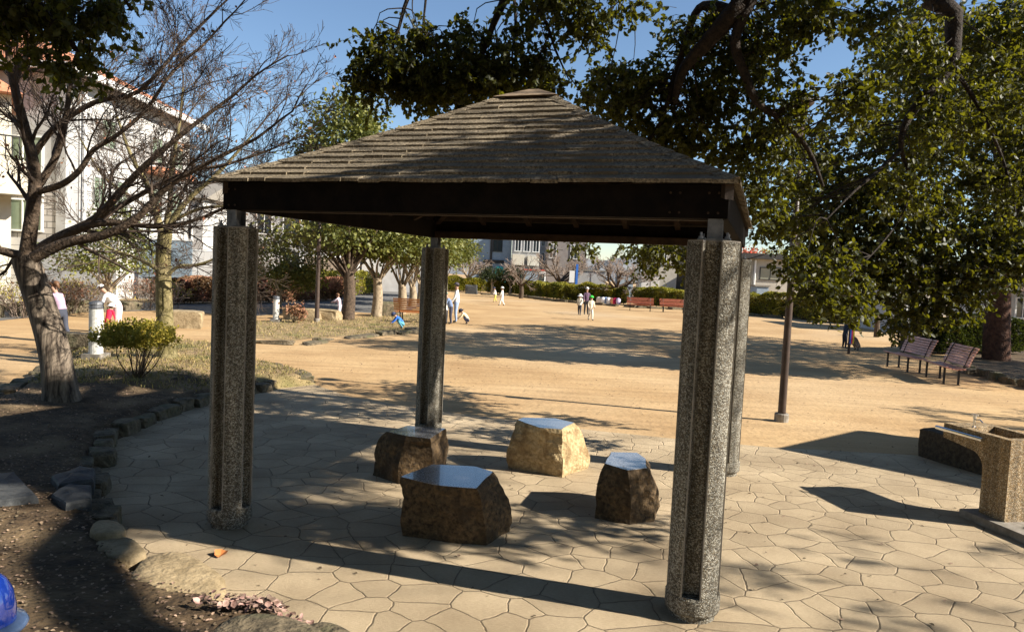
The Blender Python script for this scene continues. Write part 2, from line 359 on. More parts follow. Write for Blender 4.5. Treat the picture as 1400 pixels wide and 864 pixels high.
def grow(p, d, L, r, lev, out, tips, maxlev=4, nch=4, spread=.75, up=.08, ratio=.68, gr=None, droop=0):
    g = gr or rng
    k = 6 if lev < 2 else (5 if lev < maxlev else 4)
    pts = [np.array(p, float)]; d = np.array(d, float); d /= np.linalg.norm(d); st = L/(k-1)
    for i in range(k-1):
        d = d+g.normal(0, .15, 3)+np.array([0, 0, up-droop*i/k]); d /= np.linalg.norm(d); pts.append(pts[-1]+d*st)
    pts = np.array(pts); rad = np.linspace(r, r*.45 if lev < maxlev else r*.5, k)
    out.append((pts, rad, lev)); tips.append(pts[-1])
    if lev >= maxlev: return
    n = nch if lev > 0 else nch+1
    for c in range(n):
        u = .25+.75*(c+g.uniform(.1, .9))/n; i = min(int(u*(k-1)), k-2); fr = u*(k-1)-i
        q = pts[i]*(1-fr)+pts[i+1]*fr; dd = pts[i+1]-pts[i]; dd /= np.linalg.norm(dd)
        s = g.normal(size=3); s -= s.dot(dd)*dd; s /= np.linalg.norm(s)
        grow(q, dd+s*spread*g.uniform(.6, 1.3), L*ratio*g.uniform(.6, 1.1)*(1.15-.4*u), max(rad[i]*.55, .002), lev+1, out, tips, maxlev, nch, spread, up, ratio, g, droop)
def limb_path(pts, r0, r1, sub=4):
    """smooth polyline through pts"""
    P = [np.array(p, float) for p in pts]; o = []
    for i in range(len(P)-1):
        a = P[max(i-1, 0)]; b = P[i]; c = P[i+1]; e = P[min(i+2, len(P)-1)]
        for s in range(sub):
            t = s/sub; o.append(.5*((2*b)+(-a+c)*t+(2*a-5*b+4*c-e)*t*t+(-a+3*b-3*c+e)*t**3))
    o.append(P[-1]); o = np.array(o); return o, np.linspace(r0, r1, len(o))

# rocks ---------------------------------------------------------------
def rock_mesh(name, sx, sy, sz, seed, boxy=.6, rough=.12, sub=3, flat=False):
    bm = bmesh.new(); bmesh.ops.create_icosphere(bm, subdivisions=sub, radius=1)
    for v in bm.verts:
        c = v.co; q = Vector([math.copysign(abs(a)**boxy, a) for a in c]); q = q/max(abs(q.x), abs(q.y), abs(q.z))*.5+q*.45
        nz = noise.noise(c*1.3+Vector((seed*7.1, seed*3.3, 1)))*rough*2+noise.noise(c*4+Vector((seed, 2, seed)))*rough*.7
        q = q*(1+nz)
        if flat and q.z > .6: q.z = .6+(q.z-.6)*.25
        v.co = Vector((q.x*sx/2, q.y*sy/2, q.z*sz/2+sz*.38))
    me = bpy.data.meshes.new(name); bm.to_mesh(me); bm.free(); return me
def inpoly(x, y, poly):
    c = np.zeros(np.shape(x), bool); n = len(poly)
    for i in range(n):
        x0, y0 = poly[i]; x1, y1 = poly[(i+1) % n]
        c ^= ((y0 > y) != (y1 > y)) & (x < (x1-x0)*(y-y0)/((y1-y0) if y1 != y0 else 1e-9)+x0)
    return c
def polydist(x, y, poly, closed=True):
    d = np.full(np.shape(x), 1e9); n = len(poly)
    for i in range(n if closed else n-1):
        a = np.array(poly[i]); b = np.array(poly[(i+1) % n]); e = b-a
        t = np.clip(((x-a[0])*e[0]+(y-a[1])*e[1])/(e@e+1e-12), 0, 1)
        d = np.minimum(d, np.hypot(x-a[0]-t*e[0], y-a[1]-t*e[1]))
    return d
def smooth_closed(pts, sub=4):
    P = [np.array(p, float) for p in pts]; n = len(P); o = []
    for i in range(n):
        a, b, c, e = P[i-1], P[i], P[(i+1) % n], P[(i+2) % n]
        for s in range(sub):
            t = s/sub; o.append(.5*((2*b)+(-a+c)*t+(2*a-5*b+4*c-e)*t*t+(-a+3*b-3*c+e)*t**3))
    return o

# ================================================================== GROUND
g = MB(); g.add([(-400, -60, 0), (400, -60, 0), (400, 700, 0), (-400, 700, 0)], [(0, 1, 2, 3)])
tag(struct(g.build('ground', M_sand)), 'pale orange sand of the open play area')
arc_left = [(470, 890), (400, 850), (310, 832), (205, 800), (165, 745), (140, 690), (135, 645), (160, 602), (210, 577), (280, 553), (345, 540), (385, 531), (430, 526)]
AL = [U(*p)[:2] for p in arc_left]
back = [U(*p)[:2] for p in [(480, 543), (540, 553), (605, 563), (703, 575), (815, 589), (924, 600), (1060, 612), (1262, 623)]]
pave = AL+back+[(8, 9.6), (14, 8), (14, -6), (-.3, -6), (-.3, 2.5)]
pm = MB(); pm.add([(x, y, .004) for x, y in pave], [tuple(range(len(pave)))])
tag(struct(pm.build('paving', M_pave)), 'irregular slab paving under and around the shelter')

# raised planting bed on the left
BED = AL+[U(*p)[:2] for p in [(430, 521), (395, 511), (345, 499), (330, 487), (300, 478), (250, 472), (190, 468), (130, 466), (100, 474), (92, 492), (70, 512), (30, 532), (0, 552)]]
BED += [(-12.5, 9.2), (-12.5, -3), (-.2, -3), (-.2, 3.0)]
BX = [p[0] for p in BED]; BY = [p[1] for p in BED]
def bedz(x, y):
    x = np.asarray(x, float); y = np.asarray(y, float)
    d = polydist(x, y, BED); ins = inpoly(x, y, BED)
    h = np.clip(d*.9, 0, .17)+np.clip((d-.2)*.05, 0, .12)
    h = h*(1-.0*x)
    near = np.clip((4.9-y)/3.0, 0, 1); h += .3*near*near*np.clip(d/1.2, 0, 1)
    h += .02*np.sin(x*3.1+y*1.7)*np.sin(y*2.3-x)*np.clip(d*2, 0, 1)
    return np.where(ins, h, -.03)
def Ub(px, py):
    z = .15
    for _ in range(6):
        p = U(px, py, z); z = float(np.maximum(bedz(p[0], p[1]), 0))
    return U(px, py, z)
gx = np.arange(-12.6, .3, .11); gy = np.arange(-1, 21, .11)
XX, YY = np.meshgrid(gx, gy, indexing='ij'); ZZ = bedz(XX, YY)
ni, nj = XX.shape; idx = np.arange(ni*nj).reshape(ni, nj)
q = np.stack([idx[:-1, :-1], idx[1:, :-1], idx[1:, 1:], idx[:-1, 1:]], -1)
zc = np.maximum.reduce([ZZ[:-1, :-1], ZZ[1:, :-1], ZZ[1:, 1:], ZZ[:-1, 1:]])
VV = np.stack([XX, YY, ZZ], -1).reshape(-1, 3)
me = npmesh('soil_bed', VV, q[zc > -.02])
bed = finish('soil_bed', me, [M_soil, M_drygrass], smooth=True)
cen = np.array([VV[p].mean(0) for p in q[zc > -.02]])
wob = np.array([noise.noise(Vector((c[0]*1.3, c[1]*1.3, 0))) for c in cen])
gi = ((cen[:, 1]+wob*1.6 > 11.7)).astype(np.int32); me.polygons.foreach_set('material_index', gi)
tag(struct(bed), 'raised planting bed of bare soil and dry grass')

# flat ground sheets further off
def sheet(name, pts, m, z, label):
    b = MB(); b.add([(*p[:2], z) for p in pts], [tuple(range(len(pts)))]); return tag(struct(b.build(name, m)), label)
sheet('path', [U(*p) for p in [(-300, 470), (100, 428), (235, 424), (335, 433), (450, 424), (545, 431), (590, 412), (600, 396), (560, 392), (470, 404), (330, 411), (200, 414), (60, 421), (-300, 440)]], M_asph, .008, 'grey asphalt path below the row of evergreen trees')
sheet('verge', [U(*p) for p in [(345, 462), (400, 466), (440, 461), (520, 460), (600, 447), (612, 436), (600, 428), (520, 432), (450, 437), (395, 437), (338, 441)]], M_drygrass, .004, 'strip of thin grass and litter below the evergreen trees')
sheet('planting_strip', [U(*p) for p in [(1315, 511), (1365, 521), (1440, 540), (1700, 560), (1700, 470), (1400, 470), (1290, 487)]], M_soil, .006, 'dark soil under the thick trunked tree on the right')
sheet('verge', [U(*p) for p in [(-300, 440), (60, 423), (230, 416), (330, 411), (330, 402), (200, 400), (-300, 410)]], M_drygrass, .006, 'planted strip of dry grass in front of the houses')

# ================================================================== PAVILION
PC = np.array([.1208, 7.0494]); YAW = -.3349; HS = 3.7465/2; PH = 2.452
cy_, sy_ = math.cos(YAW), math.sin(YAW)
def PV(x, y, z=0): return (PC[0]+x*cy_-y*sy_, PC[1]+x*sy_+y*cy_, z)
pav = thing('garden_shelter', (PC[0], PC[1], 0), 'open square park shelter with dark shingled pyramid roof on four stone pillars', 'shelter')
PR = .172
def column(cx, cy):
    # round shaft with four deep flutes facing the sides of the shelter
    N = 72; prof = []
    for i in range(N):
        a = 2*math.pi*i/N; x, y = PR*math.cos(a), PR*math.sin(a)
        near = min(abs(x), abs(y)); 
        if near < .056:
            dpt = .072 if near < .045 else .072*(.056-near)/.011
            if abs(x) > abs(y): x = math.copysign(abs(x)-dpt, x)
            else: y = math.copysign(abs(y)-dpt, y)
        prof.append((cx+x, cy+y))
    b = MB(); b.prism([PV(x, y)[:2] for x, y in prof], .17, PH-.01)
    sh = b.build('pillar', M_agg, pav)
    c = PV(cx, cy)
    MB().lathe([(PR*.86, 0), (PR*.86, .05), (PR*.99, .052), (PR*1.03, .065), (PR*1.03, .155), (PR*.98, .172)], 40, c).build('pillar_base', M_agg, sh)
    # smooth liners inside the flutes
    e = MB()
    for ax, ay in ((1, 0), (-1, 0), (0, 1), (0, -1)):
        for s in (-1, 1):
            px, py = ay*s, ax*s
            r = PR*.93
            x0 = cx+ax*(r-.03)+abs(ay)*s*.060; y0 = cy+ay*(r-.03)+abs(ax)*s*.060
            e.box(-.004 if abs(ay) else -.022, .004 if abs(ay) else .034, -.004 if abs(ax) else -.022, .004 if abs(ax) else .034, .171, PH-.012, T=lambda v, x0=x0, y0=y0, ax=ax, ay=ay: PV(x0+v[0]*(1 if ax >= 0 else -1), y0+v[1]*(1 if ay >= 0 else -1), v[2]))
    e.build('flute_edging', M_smoothc, sh)
    cp = MB(); cp.prism([PV(x, y)[:2] for x, y in [(cx+(a-cx)*1.0, cy+(b2-cy)*1.0) for a, b2 in prof]], PH-.01, PH)
    cp.build('cap', M_smoothc, sh)
    st = MB(); T = lambda v: PV(cx+v[0], cy+v[1], v[2])
    st.box(-.045, .045, -.06, -.05, PH, 2.62, T=T); st.box(-.045, .045, .05, .06, PH, 2.62, T=T); st.box(-.006, .006, -.05, .05, PH, 2.62, T=T)
    st.box(-.10, .10, -.10, .10, PH, PH+.012, T=T)
    post = st.build('steel_post', M_steel, pav)
    for s in (-1, 1):
        for t in (-1, 1):
            q = PV(cx+s*.08, cy+t*.08); MB().lathe([(.016, 0), (.016, .014), (.008, .016), (.008, .04)], 6, (q[0], q[1], PH+.012)).build('bolt', M_steel, post)
for a, b in ((1, -1), (-1, -1), (-1, 1), (1, 1)): column(a*HS, b*HS)
BH = 3.8947/2; ZB = 2.59; ZE = 2.815; EH = 1.999; ZA = 3.93
def pbox(name, x0, x1, y0, y1, z0, z1, m, parent): return MB().box(x0, x1, y0, y1, z0, z1, T=lambda v: PV(*v)).build(name, m, parent, bevel=.004)
for nm, (x0, x1, y0, y1) in dict(a=(-BH, BH, -BH, -BH+.09), b=(-BH, BH, BH-.09, BH), c=(-BH, -BH+.09, -BH+.092, BH-.092), d=(BH-.09, BH, -BH+.092, BH-.092)).items():
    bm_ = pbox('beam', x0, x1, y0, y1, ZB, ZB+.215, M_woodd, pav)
    if nm == 'a':
        for xx in (-BH+.06, -BH+.12, BH-.06, BH-.12, BH-.3, BH-.36):
            for zz in (ZB+.035, ZB+.16):
                q = PV(xx, -BH-.006, zz); MB().tube([q, PV(xx, -BH+.002, zz)], .008, 8).build('bolt_head', M_woodu, bm_)
# plate under the beams
for x0, x1, y0, y1 in ((-BH+.1, BH-.1, -HS+.02, -HS+.1), (-BH+.1, BH-.1, HS-.1, HS-.02)):
    pbox('tie_plate', x0, x1, y0, y1, ZB-.004, ZB+.08, M_woodu, pav)
# stepped shingle slopes
CT = .26; NC = 15
def slope(k):
    ck, sk = [(1, 0), (0, 1), (-1, 0), (0, -1)][k]
    def T(x, y, z): return PV(x*ck-y*sk, x*sk+y*ck, z)
    b = MB(); r2 = random.Random(k)
    def half(t): return EH+(CT-EH)*t
    def zz(t): return ZE+(ZA-.13-ZE)*t-.03*math.sin(math.pi*t)
    for i in range(NC):
        t0, t1 = i/NC, (i+1)/NC; h0, h1 = half(t0), half(t1); z0, z1 = zz(t0)+.020, zz(t1)+.003
        # every course is a row of shingles whose butts wander a little
        n = max(4, int(h0*2/.16)); xs0 = [-h0+2*h0*j/n+(r2.uniform(-.02, .02) if 0 < j < n else 0) for j in range(n+1)]
        for j in range(n):
            dy = r2.uniform(-.008, .008); dz = r2.uniform(-.005, .004)
            a0, a1 = xs0[j], xs0[j+1]; b0, b1 = a0*h1/h0, a1*h1/h0
            P = [T(a0, -h0+dy-.012, z0+dz-.004), T(a1, -h0+dy-.012, z0+dz-.004), T(b1, -h1, z1), T(b0, -h1, z1), T(a0, -h0+dy-.012, z0+dz-.03), T(a1, -h0+dy-.012, z0+dz-.03), T(b1, -h1, z1-.012), T(b0, -h1, z1-.012)]
            b.add(P, [(0, 1, 2, 3), (7, 6, 5, 4), (4, 5, 1, 0), (5, 6, 2, 1), (7, 4, 0, 3)])
    return b.build('roof_slope', M_roof, pav)
for k in range(4): slope(k)
for sx in (-1, 1):
    for sy in (-1, 1):
        hp = MB()
        for i in range(NC):
            t0, t1 = i/NC, (i+1)/NC
            f = lambda t: (EH+.01+(CT-EH)*t, ZE+(ZA-.13-ZE)*t-.03*math.sin(math.pi*t))
            (h0, z0), (h1, z1) = f(t0), f(t1)
            w_ = .055; A = [(h0, h0-w_*1.4, z0+.012), (h0-w_*1.4, h0, z0+.012), (h0, h0, z0+.03), (h1, h1-w_*1.4, z1+.010), (h1-w_*1.4, h1, z1+.010), (h1, h1, z1+.022)]
            hp.add([PV(sx*a, sy*b, c) for a, b, c in A], [(0, 2, 5, 3), (2, 1, 4, 5), (0, 1, 2), (3, 5, 4), (0, 3, 4, 1)])
        hp.build('hip_capping', M_roof, pav)
cp = MB(); zc0 = ZA-.115
cp.add([PV(-CT-.05, -CT-.05, zc0), PV(CT+.05, -CT-.05, zc0), PV(CT+.05, CT+.05, zc0), PV(-CT-.05, CT+.05, zc0), PV(-.05, -.05, ZA+.005), PV(.05, -.05, ZA+.005), PV(.05, .05, ZA+.005), PV(-.05, .05, ZA+.005)],
       [(0, 1, 5, 4), (1, 2, 6, 5), (2, 3, 7, 6), (3, 0, 4, 7), (4, 5, 6, 7), (3, 2, 1, 0)])
cp.build('apex_cap', M_rust, pav)
# soffit boarding and rafters
sf = MB()
for k in range(4):
    ck, sk = [(1, 0), (0, 1), (-1, 0), (0, -1)][k]
    T = lambda x, y, z: PV(x*ck-y*sk, x*sk+y*ck, z)
    h = EH-.03
    sf.add([T(-h, -h, ZE-.012), T(h, -h, ZE-.012), T(.0, 0, ZA-.17)], [(0, 1, 2)])
sf.build('soffit', M_woodu, pav)
for sx, sy in ((1, 1), (1, -1), (-1, 1), (-1, -1)):
    b = MB(); p0 = Vector(PV(sx*(EH-.05), sy*(EH-.05), ZE-.055)); p1 = Vector(PV(0, 0, ZA-.22)); d = (p1-p0).normalized(); s = d.cross(Vector((0, 0, 1))).normalized()*.035; u = Vector((0, 0, .05))
    b.add([p0-s-u, p0+s-u, p0+s+u, p0-s+u, p1-s-u, p1+s-u, p1+s+u, p1-s+u], [(0, 1, 2, 3), (7, 6, 5, 4), (0, 4, 5, 1), (1, 5, 6, 2), (2, 6, 7, 3), (3, 7, 4, 0)]); b.build('hip_rafter', M_woodu, pav)
for k in range(4):
    ck, sk = [(1, 0), (0, 1), (-1, 0), (0, -1)][k]
    for x in (-1.2, -.6, 0, .6, 1.2):
        T = lambda a, y, z: Vector(PV(a*ck-y*sk, a*sk+y*ck, z))
        y1 = -abs(x)-.08; sl_ = (ZA-.17-(ZE-.022))/(EH-.03); zf = lambda y: ZE-.024+(EH-.03+y)*sl_
        y0 = -BH+.1
        b = MB(); b.add([T(x-.03, y0, zf(y0)-.09), T(x+.03, y0, zf(y0)-.09), T(x+.03, y0, zf(y0)-.004), T(x-.03, y0, zf(y0)-.004), T(x-.03, y1, zf(y1)-.09), T(x+.03, y1, zf(y1)-.09), T(x+.03, y1, zf(y1)-.004), T(x-.03, y1, zf(y1)-.004)],
                        [(0, 1, 2, 3), (7, 6, 5, 4), (0, 4, 5, 1), (1, 5, 6, 2), (2, 6, 7, 3), (3, 7, 4, 0)]); b.build('rafter', M_woodu, pav)

# ================================================================== STONE SEATS
def seat(label, top_px, z, bottom, m, seed):
    top = [U(*p, z) for p in top_px]; c = np.mean(top, 0)
    bot = [U(*p, 0) if p is not None else None for p in bottom]
    root = thing('granite_stool', (c[0], c[1], 0), label, 'stone seat', 'polished stone seats under the shelter')
    n = len(top); K = 5; NL = 12
    ring = []
    for i in range(n):
        for s in range(K):
            t = s/K; a = top[i]*(1-t)+top[(i+1) % n]*t
            B = []
            for j in (i, (i+1) % n):
                B.append(bot[j] if bot[j] is not None else np.array([c[0]+(top[j][0]-c[0])*1.08, c[1]+(top[j][1]-c[1])*1.08, 0]))
            b = B[0]*(1-t)+B[1]*t
            ring.append((a, b))
    vs = []; fs = []; M = len(ring)
    for l in range(NL+1):
        u = l/NL
        for a, b in ring:
            bulge = .012*math.sin(math.pi*min(u*1.1, 1))
            uu = u**2.6 if l < NL else 1; q = np.array([*(b*(1-uu)+a*uu)[:2], z*u]); dirv = np.array([q[0]-c[0], q[1]-c[1], 0]); L = np.linalg.norm(dirv)+1e-6
            nz = noise.noise(Vector(q)*4+Vector((seed, 0, 0)))*.05+noise.noise(Vector(q)*13+Vector((0, seed, 0)))*.022
            k = (bulge+nz)*(1 if 0 < l < NL else (.3 if l == NL else .4))
            if l == NL-1: k = abs(nz)*.5+.008
            q = q+dirv/L*k; vs.append((q[0], q[1], q[2]-(.012 if l == 0 else 0)+(.0 if l in (0, NL) else noise.noise(Vector(q)*9)*.008)))
    for l in range(NL):
        for i in range(M): fs.append((l*M+i, l*M+(i+1) % M, (l+1)*M+(i+1) % M, (l+1)*M+i))
    b = MB(); b.add(vs, fs); b.add(vs[:M], [tuple(range(M-1, -1, -1))]); b.add([vs[NL*M+i] for i in range(M)], [tuple(range(M))])
    b.build('stone_body', m, root)
    t = MB(); t.prism([(c[0]+(p[0]-c[0])*.985, c[1]+(p[1]-c[1])*.985) for p in [vs[NL*M+i] for i in range(M)]], z-.002, z+.004); t.build('polished_top', M_polish, root)
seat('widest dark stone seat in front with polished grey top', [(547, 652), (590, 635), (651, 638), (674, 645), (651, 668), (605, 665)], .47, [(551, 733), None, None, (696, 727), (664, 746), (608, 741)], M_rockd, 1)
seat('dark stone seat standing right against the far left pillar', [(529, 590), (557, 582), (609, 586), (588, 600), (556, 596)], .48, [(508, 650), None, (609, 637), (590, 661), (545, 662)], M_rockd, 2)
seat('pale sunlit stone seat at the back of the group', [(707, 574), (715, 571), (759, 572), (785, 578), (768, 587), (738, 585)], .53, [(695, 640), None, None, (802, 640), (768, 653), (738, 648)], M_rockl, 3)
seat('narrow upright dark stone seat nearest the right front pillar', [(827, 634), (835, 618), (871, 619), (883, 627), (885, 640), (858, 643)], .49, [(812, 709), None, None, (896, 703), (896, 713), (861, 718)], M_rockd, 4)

# ================================================================== DRINKING FOUNTAIN
fx0, fy0 = 4.68, 6.65    # near corner of the side with the hand rail
def FT(v):  # local: x width, y along the arm, z up
    c, s = math.cos(.2), math.sin(.2)
    return (fx0+v[0]*c-v[1]*s, fy0+v[0]*s+v[1]*c, v[2])
ft = thing('drinking_fountain', FT((.25, .2, 0)), 'speckled concrete drinking fountain with a cantilevered basin and steel tap', 'drinking fountain')
prof = [(0, .08), (.29, .08), (.29, .50)]+[(.29+.16*(1-math.cos(a)), .50+.16*math.sin(a)) for a in [R(x) for x in (15, 30, 45, 60, 75, 90)]]+[(.80, .70), (.80, .85), (0, .85)]
W = .5; b = MB(); n = len(prof)
b.add([FT((0, p[0], p[1])) for p in prof]+[FT((W, p[0], p[1])) for p in prof], [tuple(range(n-1, -1, -1)), tuple(range(n, 2*n))]+[(i, (i+1) % n, n+(i+1) % n, n+i) for i in range(n) if i != n-2])
# top with sunk basin
t0 = [FT((0, .8, .85)), FT((W, .8, .85)), FT((W, 0, .85)), FT((0, 0, .85))]
t1 = [FT((.08, .62, .85)), FT((W-.07, .62, .85)), FT((W-.07, .1, .85)), FT((.08, .1, .85))]
t2 = [FT((.1, .6, .76)), FT((W-.09, .6, .76)), FT((W-.09, .12, .76)), FT((.1, .12, .76))]
b.add(t0+t1+t2, [(0, 1, 5, 4), (1, 2, 6, 5), (2, 3, 7, 6), (3, 0, 4, 7), (4, 5, 9, 8), (5, 6, 10, 9), (6, 7, 11, 10), (7, 4, 8, 11), (8, 9, 10, 11)])
b.build('fountain_body', aggmat('fountain_aggregate', (.16, .11, .055), (.50, .39, .25), 105), ft)
b = MB(); b.box(-.12, .62, -1.1, .4, .0, .08, T=FT); b.build('plinth', M_smoothc, ft, bevel=.006)
MB().tube([FT((-.035, .86, .79)), FT((-.035, .28, .79))], .02, 12).build('handrail', M_chrome, ft)
b = MB()
for y in (.8, .34): b.tube([FT((-.035, y, .79)), FT((.002, y, .79))], .008, 8)
b.build('rail_bracket', M_chrome, ft)
b = MB(); q = FT((.12, .55, .85)); b.lathe([(.022, 0), (.022, .012), (.012, .016), (.012, .09), (.016, .095), (.016, .125), (.006, .13)], 12, q)
b.tube([FT((.12, .55, .93)), FT((.12, .49, .945)), FT((.12, .45, .92))], .008, 8); tap = b.build('tap', M_chrome, ft)
MB().tube([FT((.12, .59, .985)), FT((.12, .51, .985))], .007, 6).build('tap_handle', M_chrome, tap)
b = MB()
for i in range(14): b.box(.05, .55, -1.02+i*.065, -1.0+i*.065, .081, .092, T=FT)
b.build('drain_grating', M_steel, ft)
# dark stone trough behind
c = U(1262, 624)
me = rock_mesh('stone_trough', 1.15, 1.5, .62, 5, .35, .03, 4, True); o = finish('stone_trough', me, mat('dark_block_stone', (.025, .02, .014), (.07, .055, .036), scale=20, rough=.85, bump=1, bscale=25, bdist=.02), None)
o.location = (c[0]+.67, c[1]-.42, -.07); o.rotation_euler = (0, 0, .35)
tag(o, 'low black rough stone block behind the drinking fountain', 'stone block')
# small store hut out of frame on the right; only its shadow is seen
hut = thing('storage_hut', (9.6, 8.3, 0), 'small flat roofed grey store hut beside the paving', 'hut')
def HT(v): return (7.66+v[0]*.77+v[1]*.75, 8.51+v[0]*.64-v[1]*.66, v[2])
M_hut = mat('hut_wall', (.4, .38, .34), (.46, .44, .4), scale=3, rough=.8)
MB().box(.1, 2.25, .1, 2.25, 0, 2.45, T=HT).build('wall', M_hut, hut)
MB().box(0, 2.35, 0, 2.35, 2.452, 2.62, T=HT).build('roof', M_smoothc, hut)
MB().box(.06, .097, .7, 1.5, 0, 2.0, T=HT).build('door', M_steel, hut)

# ================================================================== POLES, BOLLARDS, POSTS
def lamp_pole(p, label, h=4.9, r=.062):
    t = thing('street_lamp', p, label, 'lamp pole')
    b = MB(); b.lathe([(r*1.1, .12), (r, .16), (r*.82, h*.55), (r*.62, h)], 16, p); b.build('pole', M_brownpole, t, smooth=True)
    MB().lathe([(.11, -.02), (.11, .12), (.10, .135)], 16, p).build('pole_foot', M_smoothc, t)
    b = MB(); b.tube([(p[0], p[1], h-.02), (p[0], p[1], h+.05)], .06, 12); b.lathe([(.07, h+.04), (.16, h+.12), (.17, h+.2), (.05, h+.24)], 16, (p[0], p[1], 0)); b.build('lamp_head', M_brownpole, t, smooth=True)
    b = MB(); b.box(-.05, .05, -.10, .02, 2.6, 2.85, T=lambda v: (v[0]+p[0], v[1]+p[1]-.04, v[2])); b.build('junction_box', M_brownpole, t)
pr_ = U(1068, 576); lamp_pole(tuple(pr_), 'brown lamp pole in the sand to the right of the shelter')
pl_ = U(433, 440); lamp_pole(tuple(pl_), 'thin brown lamp pole beside the row of evergreen trees', 4.6, .085)
def bollard(p, h, r, label, foot=True, head=False):
    t = thing('bollard', p, label, 'bollard')
    MB().lathe([(r, .1), (r, h*.86), (r*1.02, h*.865)], 20, p).build('post', M_boll, t, smooth=False)
    MB().lathe([(r*1.04, h*.866), (r*1.04, h*.90), (r*.98, h*.91), (r*.98, h*.94), (r*1.04, h*.945), (r*.95, h*.985), (r*.5, h)], 20, p).build('lamp_cap', M_steel, t)
    if foot: MB().box(-r*1.5, r*1.5, -r*1.5, r*1.5, -.02, .1, T=lambda v: (v[0]+p[0], v[1]+p[1], v[2]+p[2])).build('foot_block', M_smoothc, t, bevel=.01)
bp = Ub(131, 490); bollard(tuple(bp), 1.1, .125, 'white cylindrical bollard light behind the clipped round shrub')
bollard(tuple(U(377, 440)), .93, .11, 'white bollard light in front of the evergreen bush beside the left pillar')
bollard(tuple(U(648, 395)), .95, .16, 'pale far bollard beside the clipped round topped trees')
bollard(tuple(U(772, 411)), .95, .16, 'grey far bollard standing against the long clipped hedge')
p = U(1160, 484); t = thing('striped_post', tuple(p), 'thin post with rainbow coloured stripes beside two crouching children', 'post')
b = MB(); b.tube([p, p+np.array([0, 0, 1.25])], .045, 8); b.build('post', M_brownpole, t)
b = MB()
for i, dx in enumerate((-.02, .03, .08)): b.box(dx, dx+.045, -.06, -.05, .35, 1.15, mi=i, T=lambda v: (v[0]+p[0], v[1]+p[1], v[2]))
b.build('stripes', [mat('stripe_blue', (.05, .12, .5)), mat('stripe_red', (.6, .06, .12)), mat('stripe_yellow', (.7, .5, .05))], t)
p = U(1198, 461); t = thing('wooden_stake', tuple(p), 'short dark tree stake in the sand behind the hanging leaves', 'stake'); MB().lathe([(.12, 0), (.11, .95), (.06, 1.0)], 10, p).build('stake', M_bark, t)

# ================================================================== BENCHES
M_bred = mat('bench_red_brown', (.26, .075, .04), (.36, .115, .06), scale=6, rough=.5)
M_bor = mat('bench_orange_timber', (.50, .20, .07), (.62, .28, .11), scale=6, rough=.55)
M_bpk = mat('bench_pink_timber', (.52, .27, .21), (.66, .38, .30), scale=6, rough=.5)
def bench(loc, rz, label, L, m, n_back=6, n_seat=6, group=None, back_h=.40, board=.055, gap=.02):
    t = thing('park_bench', loc, label, 'bench', group, rz=rz)
    # local: x along, -y front. curved slats
    se = MB(); 
    for i in range(n_seat):
        y = -.22+i*(board+gap); z = .42+(.012 if i == 0 else 0)-.03*math.sin(math.pi*i/(n_seat)); se.box(-L/2, L/2, y, y+board, z-.015, z+.015)
    se.build('seat', m, t, bevel=.004)
    ba = MB(); y = -.22+n_seat*(board+gap)
    for i in range(n_back):
        u = i/max(1, n_back-1); z = .47+i*(back_h/n_back+.0)+.0; yy = y+.02+.10*u+.06*u*u
        h = back_h/n_back-gap
        ba.add([(-L/2, yy, z), (L/2, yy, z), (L/2, yy+.03, z), (-L/2, yy+.03, z), (-L/2, yy+.02, z+h), (L/2, yy+.02, z+h), (L/2, yy+.05, z+h), (-L/2, yy+.05, z+h)],
               [(3, 2, 1, 0), (4, 5, 6, 7), (0, 1, 5, 4), (1, 2, 6, 5), (2, 3, 7, 6), (3, 0, 4, 7)])
    ba.build('backrest', m, t)
    for s in (-1, 1):
        x = s*(L/2-.22); lg = MB()
        lg.box(x-.02, x+.02, -.19, -.15, 0, .39); lg.box(x-.02, x+.02, .12, .16, 0, .39); lg.box(x-.022, x+.022, -.2, y, .385, .402)
        lg.tube([(x, y-.02, .39), (x, y+.03, .5), (x, y+.13, .47+back_h*.75), (x, y+.19, .47+back_h)], .014, 6)
        lg.box(x-.03, x+.03, -.21, .18, -.005, .012)
        lg.build('leg', M_black, t)
    return t
def bench_px(f0, f1, z, **k):   # ends of the seat's front edge
    a, b = U(*f0, z), U(*f1, z); d = b-a; rz = math.atan2(d[1], d[0]); L = k.pop('L', None) or np.linalg.norm(d); m = (a+b)/2
    n = np.array([-math.sin(rz), math.cos(rz), 0]); loc = m+n*.22; loc[2] = 0
    return bench(tuple(loc), rz, L=L, **k)
bench_px((1258, 491), (1297, 504), .42, L=1.7, label='pinkish slatted bench nearer the thick red trunk on the right', m=M_bpk, n_back=7, group='slatted benches on the right', back_h=.46)
bench_px((1208, 480), (1244, 489), .42, L=1.7, label='pinkish slatted bench further from the thick trunk, left of the other one', m=M_bpk, n_back=7, group='slatted benches on the right', back_h=.46)
bench_px((861, 416), (890, 417.5), .42, L=1.75, label='red brown bench further left in front of the far hedge', m=M_bred, n_back=2, n_seat=5, group='red benches along the far hedge', back_h=.42)
bench_px((906, 418), (937, 419.5), .42, L=1.75, label='red brown bench beside the right front pillar in front of the far hedge', m=M_bred, n_back=2, n_seat=5, group='red benches along the far hedge', back_h=.42)
a = U(540, 440); bench((a[0]+.62, a[1]+.2, 0), R(172), 'orange slatted bench seen from behind under the evergreen trees', 1.3, M_bor, 7, 6, back_h=.5)

